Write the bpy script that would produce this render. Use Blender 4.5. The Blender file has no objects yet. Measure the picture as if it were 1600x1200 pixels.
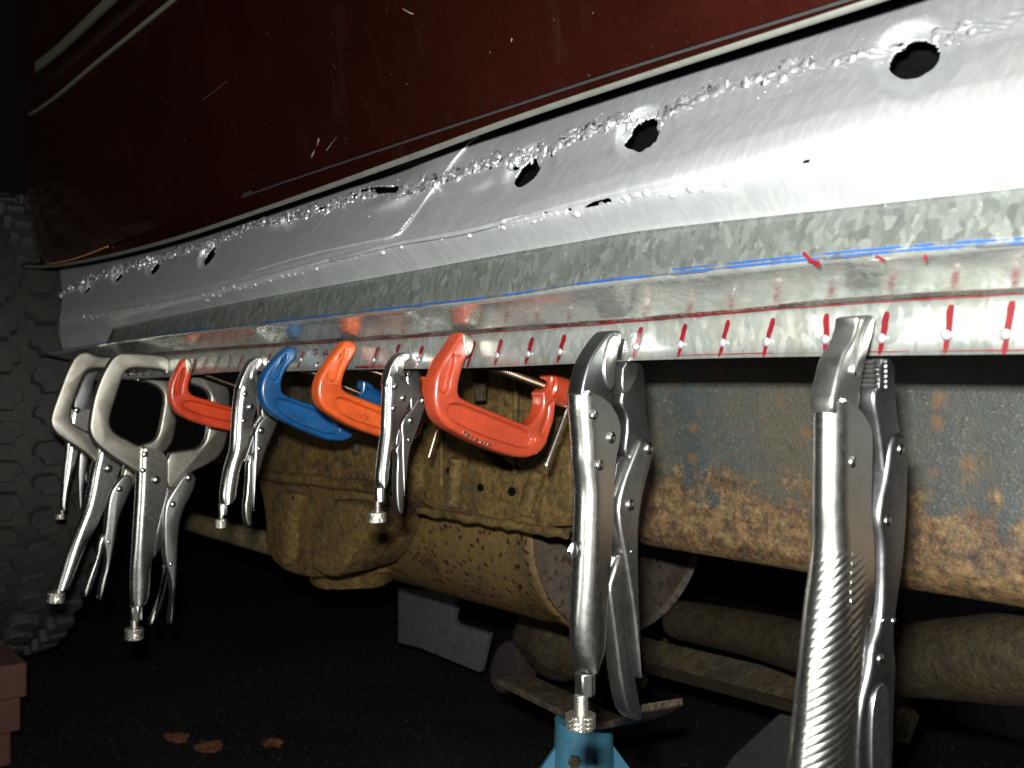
import bpy, math, random
from mathutils import Vector, noise
R = math.radians
rnd = random.Random(7)
S = bpy.context.scene

# ------------------------------------------------------------------ camera, world, lamps, exposure
F = 1500.0                     # focal length in photograph pixels (1600 wide)
YAW = R(49)                    # camera turned from the car's normal towards its front
cam_d = bpy.data.cameras.new('camera'); cam = bpy.data.objects.new('camera', cam_d)
S.collection.objects.link(cam); S.camera = cam
cam_d.sensor_width = 36; cam_d.lens = 36 * F / 1600
cam_d.clip_start = 0.01; cam_d.clip_end = 100
cam.location = (0, 0, 0); cam.rotation_euler = (R(90), 0, YAW)
cam_d.dof.use_dof = True; cam_d.dof.focus_distance = 0.66; cam_d.dof.aperture_fstop = 14

W = bpy.data.worlds.new('World'); S.world = W; W.use_nodes = True
W.node_tree.nodes['Background'].inputs[0].default_value = (0.95, 1.0, 0.9, 1)
W.node_tree.nodes['Background'].inputs[1].default_value = 0.002

def lamp(name, kind, loc, energy, **kw):
    d = bpy.data.lights.new(name, kind); d.energy = energy
    for k, v in kw.items(): setattr(d, k, v)
    o = bpy.data.objects.new(name, d); S.collection.objects.link(o); o.location = loc
    return o
# the camera's own flash, a little above the lens
flash = lamp('camera_flash', 'AREA', (-0.012, -0.01, 0.05), 20.0, shape='RECTANGLE', size=0.03, size_y=0.014, color=(1.0, 0.99, 0.95))
flash.rotation_euler = (R(90), 0, YAW - R(2))
# added low fill lamp behind the camera, standing in for garage ambient light
fill_lamp = lamp('ambient_fill', 'AREA', (-0.45, -1.9, -0.1), 6.0, shape='RECTANGLE', size=0.7, size_y=0.4, color=(0.95, 1.0, 0.90))
fill_lamp.rotation_euler = (Vector((-0.9, 0.4, 0.05)) - Vector((-0.45, -1.9, -0.1))).to_track_quat('-Z', 'Y').to_euler()

S.view_settings.view_transform = 'Standard'
try: S.view_settings.look = 'None'
except Exception: pass
S.view_settings.exposure = 0; S.view_settings.gamma = 1
try: S.view_settings.use_curve_mapping = False
except Exception: pass

# ------------------------------------------------------------------ measuring helpers
cs, sn = math.cos(YAW), math.sin(YAW)
def onY(px, py, Y):            # photograph point measured on the plane y = Y
    az = math.atan((px - 800) / F) - YAW
    X = Y * math.tan(az); dep = Y * cs - X * sn
    return Vector((X, Y, (600 - py) / F * dep))
def onX(px, py, X):            # ... on the plane x = X
    az = math.atan((px - 800) / F) - YAW
    Y = X / math.tan(az); dep = Y * cs - X * sn
    return Vector((X, Y, (600 - py) / F * dep))
def pix(v):
    dep = v[1] * cs - v[0] * sn; rt = v[0] * cs + v[1] * sn
    return 800 + F * rt / dep, 600 - F * v[2] / dep
def mpp(v):                    # metres per photograph pixel at v
    return (v[1] * cs - v[0] * sn) / F

# ------------------------------------------------------------------ object helpers
def link(o, parent=None):
    S.collection.objects.link(o)
    if parent: o.parent = parent
    return o
def wloc(o):
    v = Vector((0, 0, 0))
    while o is not None:
        v += o.location; o = o.parent
    return v
def thing(name, label, cat, loc, group=None):
    o = bpy.data.objects.new(name, None); link(o); o.location = loc
    o.empty_display_size = 0.02
    o['label'] = label; o['category'] = cat
    if group: o['group'] = group
    return o
def mk(name, verts, faces, mat, parent=None, smooth=40, label=None):
    off = wloc(parent) if parent else Vector((0, 0, 0))
    me = bpy.data.meshes.new(name)
    me.from_pydata([Vector(v) - off for v in verts], [], faces); me.update()
    if smooth:
        me.polygons.foreach_set('use_smooth', [True] * len(me.polygons))
        me.set_sharp_from_angle(angle=R(smooth))
    me.materials.append(mat)
    o = link(bpy.data.objects.new(name, me), parent)
    if label: o['label'] = label
    return o
class MB:
    def __init__(s): s.v = []; s.f = []
    def add(s, v, f):
        n = len(s.v); s.v += [Vector(p) for p in v]; s.f += [[i + n for i in q] for q in f]
    def build(s, name, mat, parent=None, smooth=40, label=None):
        return mk(name, s.v, s.f, mat, parent, smooth, label)

def area2(p): return sum(p[i][0] * p[(i + 1) % len(p)][1] - p[(i + 1) % len(p)][0] * p[i][1] for i in range(len(p)))
def chaikin(p, n=1):
    for _ in range(n):
        q = []
        for i in range(len(p)):
            a, b = p[i], p[(i + 1) % len(p)]
            q.append((a[0] * .75 + b[0] * .25, a[1] * .75 + b[1] * .25)); q.append((a[0] * .25 + b[0] * .75, a[1] * .25 + b[1] * .75))
        p = q
    return p
def offset(p, d):              # p counter-clockwise, inward offset by d
    out = []
    n = len(p)
    for i in range(n):
        a, b, c = Vector(p[i - 1]), Vector(p[i]), Vector(p[(i + 1) % n])
        e1 = (b - a); e2 = (c - b)
        if e1.length < 1e-9 or e2.length < 1e-9: out.append(tuple(b)); continue
        e1.normalize(); e2.normalize()
        n1 = Vector((-e1.y, e1.x)); n2 = Vector((-e2.y, e2.x)); m = n1 + n2
        if m.length < 1e-6: m = n1
        m.normalize(); k = d / max(0.5, m.dot(n1)); out.append(tuple(b + m * k))
    return out
def slab_geo(p, x0, x1, bev, segs=3):
    """p: polygon in (Y,Z); solid between x0 < x1 with rounded rims on both sides"""
    if area2(p) < 0: p = p[::-1]
    n = len(p); rings = []
    for k in range(segs + 1):
        a = k / segs * math.pi / 2
        rings.append((x0 + bev * (1 - math.sin(a)), offset(p, bev * (1 - math.cos(a)))) if False else (x0 + bev * (1 - math.sin(a)) , offset(p, bev * (1 - math.cos(a)))))
    # rings[0] is the full outline at x0+bev, rings[-1] inset at x0
    low = rings[::-1]
    hi = [(x1 - (x - x0), q) for x, q in rings]
    allr = low + hi
    v = []; f = []
    for x, q in allr: v += [(x, y, z) for y, z in q]
    for r in range(len(allr) - 1):
        for i in range(n):
            j = (i + 1) % n; f.append([r * n + i, r * n + j, (r + 1) * n + j, (r + 1) * n + i])
    f.append(list(range(n))[::-1]); f.append([(len(allr) - 1) * n + i for i in range(n)])
    return v, f
def trace(poly, X, sc=1.0, o=(0, 0)):
    out = []
    for a, b in poly:
        v = onX(a / sc + o[0], b / sc + o[1], X); out.append((v.y, v.z))
    return out
def left_fix(poly, X, th, ch, sc=1.0, o=(0, 0)):
    """the traced outline's left side is the far face's edge: move it to where the near face's edge is"""
    P = chaikin([(a / sc + o[0], b / sc + o[1]) for a, b in poly], max(ch, 1)); sg = 1 if area2(P) > 0 else -1; n = len(P); nx = []
    for i in range(n):
        a, b, c = P[i - 1], P[i], P[(i + 1) % n]; l = math.hypot(c[0] - a[0], c[1] - a[1]) or 1; nx.append(sg * (c[1] - a[1]) / l)
    W_ = 2 * max(ch, 1); out = []
    for i in range(n):
        m = sum(max(0, -nx[(i + k) % n]) for k in range(-W_, W_ + 1)) / (2 * W_ + 1)
        q = onX(P[i][0], P[i][1], X); dep = q.y * cs - q.x * sn; rt = q.x * cs + q.y * sn; k = F * (cs * dep + rt * sn) / dep**2
        out.append((P[i][0] + th * k * m, P[i][1]))
    return out
def plate(name, poly, Xc, th, mat, parent, bev=0.0012, ch=1, sc=1.0, o=(0, 0), label=None, dx=0.0, smooth=40, lf=None):
    if lf is None: lf = .8 if 'jaw' in name and th > .006 else 0
    if lf: p = trace(left_fix(poly, Xc + dx + th / 2, (th - bev) * lf, ch, sc, o), Xc + dx + th / 2)
    else:
        p = trace(poly, Xc + dx + th / 2, sc, o)
        if ch: p = chaikin(p, ch)
    v, f = slab_geo(p, Xc + dx - th / 2, Xc + dx + th / 2, bev)
    return mk(name, v, f, mat, parent, smooth, label)

def frame_of(d):
    d = d.normalized(); u = Vector((0, 0, 1)) if abs(d.z) < .9 else Vector((0, 1, 0))
    a = d.cross(u).normalized(); b = a.cross(d).normalized(); return a, b
def tube_geo(pts, rad, n=16, cap=True, thread=None):
    pts = [Vector(p) for p in pts]
    if not hasattr(rad, '__len__'): rad = [rad] * len(pts)
    v = []; f = []; a = None
    for i, p in enumerate(pts):
        d = (pts[min(i + 1, len(pts) - 1)] - pts[max(i - 1, 0)]).normalized()
        if a is None: a, b = frame_of(d)
        else:
            a = (a - d * a.dot(d)).normalized(); b = a.cross(d).normalized()
        for k in range(n):
            t = 2 * math.pi * k / n; v.append(p + (a * math.cos(t) + b * math.sin(t)) * rad[i])
    for i in range(len(pts) - 1):
        for k in range(n):
            l = (k + 1) % n; f.append([i * n + k, i * n + l, (i + 1) * n + l, (i + 1) * n + k])
    if cap: f.append(list(range(n))[::-1]); f.append([(len(pts) - 1) * n + k for k in range(n)])
    return v, f
def threaded(p0, p1, r, pitch, mat, parent, name='threaded_rod', depth=0.16, n=20):
    p0, p1 = Vector(p0), Vector(p1); L = (p1 - p0).length; d = (p1 - p0) / L; a, b = frame_of(d)
    steps = int(L / pitch * 6); v = []; f = []
    for i in range(steps + 1):
        s = L * i / steps
        for k in range(n):
            t = 2 * math.pi * k / n
            ph = (s / pitch - k / n) % 1.0
            rr = r * (1 - depth * (1 - abs(2 * ph - 1)))
            v.append(p0 + d * s + (a * math.cos(t) + b * math.sin(t)) * rr)
    for i in range(steps):
        for k in range(n):
            l = (k + 1) % n; f.append([i * n + k, i * n + l, (i + 1) * n + l, (i + 1) * n + k])
    f.append(list(range(n))[::-1]); f.append([steps * n + k for k in range(n)])
    return mk(name, v, f, mat, parent, 60)
def knurled(p0, p1, r, mat, parent, name='knurled_knob'):
    p0, p1 = Vector(p0), Vector(p1); L = (p1 - p0).length; d = (p1 - p0) / L; a, b = frame_of(d)
    n = 72; m = 14; v = []; f = []
    prof = [(0, .82), (.04, .95)] + [(.08 + .84 * i / m, 1.0) for i in range(m + 1)] + [(.96, .95), (1, .82)]
    for i, (s, q) in enumerate(prof):
        for k in range(n):
            t = 2 * math.pi * k / n; rr = r * q
            if q == 1.0:
                u = k / n * 22; w = s * L / (2 * math.pi * r) * 22
                rr *= 1 - .05 * (abs(math.sin(math.pi * (u + w))) < .42 or abs(math.sin(math.pi * (u - w))) < .42)
            v.append(p0 + d * (s * L) + (a * math.cos(t) + b * math.sin(t)) * rr)
    for i in range(len(prof) - 1):
        for k in range(n):
            l = (k + 1) % n; f.append([i * n + k, i * n + l, (i + 1) * n + l, (i + 1) * n + k])
    f.append(list(range(n))[::-1]); f.append([(len(prof) - 1) * n + k for k in range(n)])
    return mk(name, v, f, mat, parent, 25)
def dome_geo(c, nrm, r, h, n=18, m=5):
    c = Vector(c); nrm = Vector(nrm).normalized(); a, b = frame_of(nrm); v = []; f = []
    v2 = [(1.0, -.4), ] + [(math.cos(i / m * math.pi / 2), math.sin(i / m * math.pi / 2)) for i in range(m)]
    for rr, hh in v2:
        for k in range(n):
            t = 2 * math.pi * k / n; v.append(c + (a * math.cos(t) + b * math.sin(t)) * r * rr + nrm * h * hh)
    v.append(c + nrm * h)
    for i in range(len(v2) - 1):
        for k in range(n):
            l = (k + 1) % n; f.append([i * n + k, i * n + l, (i + 1) * n + l, (i + 1) * n + k])
    t = len(v) - 1
    for k in range(n): f.append([(len(v2) - 1) * n + k, (len(v2) - 1) * n + (k + 1) % n, t])
    return v, f
def rivet(px, py, X, rpx, mat, parent, name='rivet'):
    c = onX(px, py, X); r = rpx * mpp(c)
    v, f = dome_geo(c, (1, 0, 0), r, r * .62)
    return mk(name, v, f, mat, parent, 60)
def box_geo(c, s, rot=0.0):
    cx, cy, cz = c; a, b, h = s[0] / 2, s[1] / 2, s[2] / 2; v = []
    for z in (-h, h):
        for x, y in ((-a, -b), (a, -b), (a, b), (-a, b)):
            v.append((cx + x * math.cos(rot) - y * math.sin(rot), cy + x * math.sin(rot) + y * math.cos(rot), cz + z))
    return v, [[3, 2, 1, 0], [4, 5, 6, 7], [0, 1, 5, 4], [1, 2, 6, 5], [2, 3, 7, 6], [3, 0, 4, 7]]
def bevel(o, w=0.002, seg=2):
    m = o.modifiers.new('bevel', 'BEVEL'); m.width = w; m.segments = seg; m.limit_method = 'ANGLE'; m.angle_limit = R(35)
    return o

# ------------------------------------------------------------------ materials
def newmat(name):
    m = bpy.data.materials.new(name); m.use_nodes = True
    nt = m.node_tree; b = nt.nodes['Principled BSDF']; return m, nt, b
def N(nt, t, **kw):
    n = nt.nodes.new(t)
    for k, v in kw.items():
        if k.startswith('i_'):
            key = k[2:].replace('_', ' ')
            n.inputs[key].default_value = v
        else: setattr(n, k, v)
    return n
def coord(nt, scale=(1, 1, 1), rot=(0, 0, 0)):
    tc = N(nt, 'ShaderNodeTexCoord'); mp = N(nt, 'ShaderNodeMapping')
    mp.inputs['Scale'].default_value = scale; mp.inputs['Rotation'].default_value = rot
    nt.links.new(tc.outputs['Object'], mp.inputs['Vector']); return mp.outputs['Vector']
def nz(nt, vec, scale, detail=4, rough=.6):
    n = N(nt, 'ShaderNodeTexNoise'); n.inputs['Scale'].default_value = scale; n.inputs['Detail'].default_value = detail
    n.inputs['Roughness'].default_value = rough; nt.links.new(vec, n.inputs['Vector']); return n.outputs['Fac']
def ramp(nt, fac, stops, interp='LINEAR'):
    r = N(nt, 'ShaderNodeValToRGB'); r.color_ramp.interpolation = interp
    e = r.color_ramp.elements
    while len(e) < len(stops): e.new(.5)
    for i, (p, c) in enumerate(stops):
        e[i].position = p; e[i].color = (c if len(c) == 4 else (*c, 1)) if hasattr(c, '__len__') else (c, c, c, 1)
    nt.links.new(fac, r.inputs['Fac']); return r.outputs['Color']
def mix(nt, fac, a, b, mode='MIX'):
    m = N(nt, 'ShaderNodeMix', data_type='RGBA', blend_type=mode)
    for sock, val in ((m.inputs[0], fac), (m.inputs[6], a), (m.inputs[7], b)):
        if hasattr(val, 'is_linked') or hasattr(val, 'links'): nt.links.new(val, sock)
        else: sock.default_value = val if not hasattr(val, '__len__') or len(val) == 4 else (*val, 1)
    return m.outputs[2]
def bump(nt, b, h, strength, dist=0.001, prev=None):
    n = N(nt, 'ShaderNodeBump'); n.inputs['Strength'].default_value = strength; n.inputs['Distance'].default_value = dist
    nt.links.new(h, n.inputs['Height']); nt.links.new(n.outputs[0], b.inputs['Normal'])
    if prev: nt.links.new(prev, n.inputs['Normal'])
    return n.outputs[0]

def steel(name, base=(.56, .56, .54), rough=.34, dirt=.25, metal=1.0, bmp=.15, dark=(.10, .095, .085)):
    m, nt, b = newmat(name); v = coord(nt)
    n1 = nz(nt, v, 55, 6, .7); n2 = nz(nt, v, 260, 3)
    c = mix(nt, ramp(nt, n1, [(.46, 0.0), (.75, dirt * 2)]), base, dark); nt.links.new(c, b.inputs['Base Color'])
    b.inputs['Metallic'].default_value = metal
    nt.links.new(ramp(nt, n2, [(.3, max(0, rough - .015)), (.7, rough + .03)]), b.inputs['Roughness'])
    bump(nt, b, n2, bmp, .0002)
    return m
def paint(name, col, col2, rough=.36, chips=.70, speck=(.09, .075, .06)):
    m, nt, b = newmat(name); v = coord(nt)
    n1 = nz(nt, v, 35, 5); n2 = nz(nt, v, 130, 6, .75); n3 = nz(nt, v, 260, 3)
    c = mix(nt, ramp(nt, n1, [(.35, 0), (.7, 1)]), col, col2)
    ch = ramp(nt, n2, [(chips - .03, 0), (chips - .01, 1)]); c = mix(nt, ch, c, speck)
    gr = ramp(nt, nz(nt, v, 18, 7, .8), [(.46, 0), (.74, .65)]); c = mix(nt, gr, c, tuple(x * .3 for x in col))
    nt.links.new(c, b.inputs['Base Color'])
    b.inputs['Roughness'].default_value = rough; b.inputs['Coat Weight'].default_value = .12; b.inputs['Coat Roughness'].default_value = .15
    bump(nt, b, mix(nt, .5, n3, n1), .45, .0012)
    return m
M = {}
M['plier'] = steel('nickel_plated_steel', (.62, .62, .595), .25, .08, bmp=.02)
M['plier_side'] = steel('worn_plated_steel', (.36, .36, .35), .33, .25, bmp=.03)
M['dark_steel'] = steel('dark_forged_steel', (.16, .165, .17), .36, .35, bmp=.15, dark=(.05, .045, .04))
M['cframe'] = steel('brushed_clamp_steel', (.27, .26, .225), .44, .3, bmp=.2, dark=(.13, .105, .06))
M['knob'] = steel('knurled_steel', (.55, .53, .47), .36, .2)
M['rivet'] = steel('polished_rivet', (.58, .58, .57), .22, .1)
M['screw'] = steel('threaded_steel', (.08, .052, .032), .34, .3)
M['copper'] = steel('copper_plated_bar', (.70, .42, .30), .3, .1)
M['bar'] = steel('plated_bar', (.62, .60, .55), .26, .1)
M['red'] = paint('red_clamp_paint', (.20, .024, .009), (.235, .032, .012), chips=.69)
M['orange'] = paint('orange_clamp_paint', (.33, .052, .008), (.29, .038, .007), chips=.745)
M['orange_red'] = paint('dark_orange_clamp_paint', (.36, .034, .008), (.30, .026, .007), chips=.76)
M['blue'] = paint('blue_clamp_paint', (.003, .044, .125), (.004, .034, .10), chips=.76)

def mat_maroon():
    m, nt, b = newmat('maroon_metallic_paint'); v = coord(nt)
    fl = nz(nt, v, 2300, 2); big = nz(nt, v, 7, 6, .7)
    c = mix(nt, ramp(nt, fl, [(.35, 0), (.70, 1)]), (.022, .0035, .0022), (.072, .0125, .006))
    sp = ramp(nt, nz(nt, v, 330, 2, .5), [(.75, 0), (.775, .8)]); c = mix(nt, sp, c, (.45, .34, .28))
    # dried streaks and dust
    vs = coord(nt, (9, 9, 1.6), (0, R(25), 0)); d = ramp(nt, nz(nt, vs, 6, 7, .75), [(.56, 0), (.78, .10)])
    c = mix(nt, d, c, (.22, .20, .17)); nt.links.new(c, b.inputs['Base Color'])
    b.inputs['Metallic'].default_value = .95
    nt.links.new(ramp(nt, big, [(.3, .44), (.7, .54)]), b.inputs['Roughness'])
    b.inputs['Coat Weight'].default_value = .9
    nt.links.new(ramp(nt, big, [(.35, .06), (.7, .2)]), b.inputs['Coat Roughness'])
    bump(nt, b, nz(nt, v, 60, 3), .03, .001)
    return m
M['maroon'] = mat_maroon()
def mat_sill():
    m, nt, b = newmat('zinc_primed_sheet_steel'); v = coord(nt); vs = coord(nt, (30, 8, 4))
    n1 = nz(nt, v, 14, 5); st = nz(nt, vs, 12, 5, .7); fine = nz(nt, v, 900, 2)
    c = mix(nt, n1, (.40, .425, .435), (.47, .485, .49)); c = mix(nt, ramp(nt, st, [(.45, 0), (.8, .45)]), c, (.66, .67, .65))
    nt.links.new(c, b.inputs['Base Color']); b.inputs['Metallic'].default_value = .76
    nt.links.new(ramp(nt, st, [(.3, .42), (.75, .50)]), b.inputs['Roughness'])
    bump(nt, b, fine, .05, .0004)
    return m
M['sill'] = mat_sill()
def mat_bead():
    m, nt, b = newmat('silver_weld_bead'); v = coord(nt)
    nt.links.new(ramp(nt, nz(nt, v, 170, 4, .7), [(.36, (.08, .08, .085)), (.48, (.42, .43, .44)), (.7, (.55, .56, .57))]), b.inputs['Base Color']); b.inputs['Metallic'].default_value = .85; b.inputs['Roughness'].default_value = .42
    bump(nt, b, nz(nt, v, 350, 3), .12, .0006); return m
M['bead'] = mat_bead()
M['dot'] = steel('bright_punched_metal', (.36, .37, .39), .42, .05, metal=.8)
def mat_galv(name, rough, dk=(.145, .16, .145), lt=(.225, .245, .222), grime=0.0):
    m, nt, b = newmat(name); v = coord(nt, (1, 1, 1)); nv = N(nt, 'ShaderNodeTexNoise'); nv.inputs['Scale'].default_value = 60
    nt.links.new(v, nv.inputs['Vector'])
    vm = N(nt, 'ShaderNodeVectorMath', operation='MULTIPLY_ADD'); nt.links.new(nv.outputs['Color'], vm.inputs[0]); vm.inputs[1].default_value = (.012, .012, .012); nt.links.new(v, vm.inputs[2])
    sk = N(nt, 'ShaderNodeMapping'); sk.inputs['Rotation'].default_value = (0, R(35), 0); sk.inputs['Scale'].default_value = (1.0, 1, .45); nt.links.new(vm.outputs[0], sk.inputs['Vector'])
    vo = N(nt, 'ShaderNodeTexVoronoi'); vo.inputs['Scale'].default_value = 300; nt.links.new(sk.outputs[0], vo.inputs['Vector'])
    sep = N(nt, 'ShaderNodeSeparateColor'); nt.links.new(vo.outputs['Color'], sep.inputs[0])
    fb = mix(nt, .5, sep.outputs[0], nz(nt, sk.outputs[0], 160, 6, .75)); c = mix(nt, ramp(nt, fb, [(.25, 0), (.55, .4), (.78, 1)]), dk, lt)
    n2 = nz(nt, v, 22, 6, .7); c = mix(nt, ramp(nt, n2, [(.45, 0), (.72, .6)]), c, (.24, .26, .25))
    scr = coord(nt, (60, 60, 5), (0, R(-28), 0)); s2 = ramp(nt, nz(nt, scr, 9, 4, .6), [(.66, 0), (.7, .5)]); c = mix(nt, s2, c, (.72, .74, .72))
    if grime: c = mix(nt, ramp(nt, nz(nt, v, 40, 6, .7), [(.48, 0), (.7, grime)]), c, (.36, .30, .16))
    nt.links.new(c, b.inputs['Base Color']); b.inputs['Metallic'].default_value = .82
    nt.links.new(ramp(nt, sep.outputs[1], [(0, rough - .07), (1, rough + .12)]), b.inputs['Roughness'])
    bump(nt, b, mix(nt, .6, sep.outputs[2], nz(nt, v, 500, 3)), .10, .0005)
    return m
M['galv'] = mat_galv('galvanised_spangle', .40)
M['galv_smooth'] = mat_galv('galvanised_rolled', .20, (.50, .53, .50), (.62, .65, .61), .4)
M['galv_flange'] = mat_galv('galvanised_flange', .36, (.36, .39, .365), (.47, .49, .46), .3)
def flat(name, col, rough=.5, metal=0.0):
    m, nt, b = newmat(name); v = coord(nt); n = nz(nt, v, 90, 5)
    nt.links.new(mix(nt, ramp(nt, n, [(.35, 0), (.75, 1)]), col, tuple(x * .6 for x in col)), b.inputs['Base Color'])
    b.inputs['Roughness'].default_value = rough; b.inputs['Metallic'].default_value = metal; bump(nt, b, n, .15, .001); return m
M['red_ink'] = flat('red_marker_ink', (.085, .0025, .005), .35)
M['blue_ink'] = flat('blue_marker_ink', (.005, .045, .19), .4)
M['black'] = flat('black_void_shade', (.003, .003, .003), 1.0)  # unlit depth behind holes and under the floor, put in as plain black
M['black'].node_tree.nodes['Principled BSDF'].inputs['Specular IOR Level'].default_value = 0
M['rubber_seal'] = flat('dark_seal', (.012, .012, .012), .6)
M['edge_rust'] = flat('orange_primer_edge', (.35, .13, .02), .8)
M['grey_edge'] = steel('bare_metal_lip', (.20, .205, .18), .45, .3, metal=.7)
def mat_rust(name, cols, sc=1.0, pits=.6, rough=.75, metal=.0, spots=None, bmp=.6, gr=1.0):
    m, nt, b = newmat(name); v = coord(nt)
    n1 = nz(nt, v, 13 * sc, 9, .8); n2 = nz(nt, v, 55 * sc, 7, .75); n3 = nz(nt, v, 240 * sc, 4, .6)
    c = ramp(nt, n1, [(.34, cols[0]), (.47, cols[1]), (.62, cols[2])])
    c = mix(nt, ramp(nt, n2, [(.5, 0), (.62, pits)]), c, cols[3])
    g3 = nz(nt, v, 130 * sc, 6, .85); c = mix(nt, 1.0, c, ramp(nt, g3, [(.36, 1 - .55 * gr), (.5, .97), (.64, 1 + .5 * gr)]), 'MULTIPLY')
    if spots:
        vo = N(nt, 'ShaderNodeTexVoronoi'); vo.inputs['Scale'].default_value = spots[0]; vo.inputs['Randomness'].default_value = 1
        dv = N(nt, 'ShaderNodeVectorMath', operation='MULTIPLY_ADD'); nn = N(nt, 'ShaderNodeTexNoise'); nn.inputs['Scale'].default_value = 70; nt.links.new(v, nn.inputs['Vector'])
        nt.links.new(nn.outputs['Color'], dv.inputs[0]); dv.inputs[1].default_value = (.014, .014, .014); nt.links.new(v, dv.inputs[2]); nt.links.new(dv.outputs[0], vo.inputs['Vector'])
        c = mix(nt, ramp(nt, vo.outputs['Distance'], [(spots[1], 1), (spots[1] + .07, 0)]), c, spots[2])
    nt.links.new(c, b.inputs['Base Color']); b.inputs['Roughness'].default_value = rough; b.inputs['Metallic'].default_value = metal; b.inputs['Specular IOR Level'].default_value = .18
    bump(nt, b, mix(nt, .3, n2, n3), min(1, bmp * 1.6), .005)
    return m
M['mud'] = mat_rust('muddy_rust', [(.010, .008, .004), (.082, .050, .013), (.042, .031, .011), (.022, .011, .005)])
M['mud_dark'] = mat_rust('dark_muddy_rust', [(.010, .009, .006), (.030, .022, .010), (.020, .017, .011), (.010, .007, .004)])
M['muffler'] = mat_rust('spotted_rusty_muffler', [(.035, .024, .011), (.095, .060, .020), (.060, .045, .022), (.075, .036, .013)], 1.0, .3, .6, .1, (95, .24, (.022, .009, .007)), .30, .4)
M['muffler_end'] = mat_rust('grey_muffler_end', [(.032, .030, .025), (.055, .047, .037), (.045, .033, .021), (.03, .02, .014)], 1.0, .4, .6, .1, (95, .28, (.03, .018, .012)), .3, .5)
M['pipe'] = mat_rust('dull_olive_pipe', [(.009, .007, .003), (.019, .014, .006), (.013, .010, .005), (.010, .006, .003)], 1, .3, .65)
M['tan_pipe'] = mat_rust('tan_mud_pipe', [(.10, .08, .04), (.16, .13, .065), (.12, .10, .055), (.08, .055, .03)], 1, .3, .65, bmp=.3)
def mat_rail():
    m, nt, b = newmat('rusting_blue_grey_rail'); v = coord(nt)
    n1 = nz(nt, v, 12, 8, .7); n2 = nz(nt, v, 80, 6, .7); n3 = nz(nt, v, 420, 3)
    blue = mix(nt, ramp(nt, n1, [(.35, 0), (.65, 1)]), (.011, .016, .018), (.022, .028, .027))
    blue = mix(nt, ramp(nt, n3, [(.60, 0), (.72, .6)]), blue, (.13, .12, .09))
    g3 = nz(nt, v, 150, 6, .8)
    rust = mix(nt, ramp(nt, n2, [(.38, 0), (.62, 1)]), (.075, .050, .020), (.024, .014, .009))
    # rust creeps up from the lower edge; local z is measured from the rail's lower edge
    tc = N(nt, 'ShaderNodeTexCoord'); se = N(nt, 'ShaderNodeSeparateXYZ'); nt.links.new(tc.outputs['Object'], se.inputs[0])
    ma = N(nt, 'ShaderNodeMath', operation='MULTIPLY_ADD'); nt.links.new(n1, ma.inputs[0]); ma.inputs[1].default_value = -.14; nt.links.new(se.outputs[2], ma.inputs[2])
    mb = N(nt, 'ShaderNodeMath', operation='MULTIPLY_ADD'); nt.links.new(n2, mb.inputs[0]); mb.inputs[1].default_value = -.03; nt.links.new(ma.outputs[0], mb.inputs[2])
    n5 = nz(nt, v, 28, 7, .75)
    mz_ = N(nt, 'ShaderNodeMapRange'); nt.links.new(se.outputs[2], mz_.inputs[0]); mz_.inputs[1].default_value = 0.0; mz_.inputs[2].default_value = .13; mz_.inputs[3].default_value = .62; mz_.inputs[4].default_value = -.18; mz_.clamp = False
    s1 = N(nt, 'ShaderNodeMath', operation='MULTIPLY_ADD'); nt.links.new(n5, s1.inputs[0]); s1.inputs[1].default_value = 1.1; nt.links.new(mz_.outputs[0], s1.inputs[2])
    s2_ = N(nt, 'ShaderNodeMath', operation='MULTIPLY_ADD'); nt.links.new(n2, s2_.inputs[0]); s2_.inputs[1].default_value = .5; nt.links.new(s1.outputs[0], s2_.inputs[2])
    mr = N(nt, 'ShaderNodeMapRange'); nt.links.new(s2_.outputs[0], mr.inputs[0]); mr.inputs[1].default_value = .98; mr.inputs[2].default_value = 1.10; mr.inputs[3].default_value = 0; mr.inputs[4].default_value = 1
    blue = mix(nt, ramp(nt, nz(nt, v, 7, 6, .7), [(.42, 0), (.62, .75)]), blue, (.036, .031, .019))
    rust = ramp(nt, mix(nt, .5, n2, nz(nt, v, 38, 8, .8)), [(.38, (.014, .009, .006)), (.47, (.045, .025, .011)), (.56, (.070, .046, .018)), (.64, (.030, .024, .015))])
    vo = N(nt, 'ShaderNodeTexVoronoi'); vo.inputs['Scale'].default_value = 38; nt.links.new(v, vo.inputs['Vector'])
    sm = N(nt, 'ShaderNodeMath', operation='MULTIPLY_ADD'); nt.links.new(n2, sm.inputs[0]); sm.inputs[1].default_value = .35; nt.links.new(vo.outputs['Distance'], sm.inputs[2])
    sp = ramp(nt, sm.outputs[0], [(.26, .9), (.42, 0)])
    rust = mix(nt, 1.0, rust, ramp(nt, g3, [(.36, .3), (.5, 1.0), (.64, 1.9)]), 'MULTIPLY'); blue = mix(nt, 1.0, blue, ramp(nt, g3, [(.3, .7), (.7, 1.35)]), 'MULTIPLY'); c = mix(nt, mr.outputs[0], blue, rust); c = mix(nt, sp, c, (.06, .034, .014))
    nt.links.new(c, b.inputs['Base Color']); b.inputs['Roughness'].default_value = .6; b.inputs['Specular IOR Level'].default_value = .35
    bump(nt, b, mix(nt, .5, n2, n3), .5, .0022)
    return m
M['rail'] = mat_rail()
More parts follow.
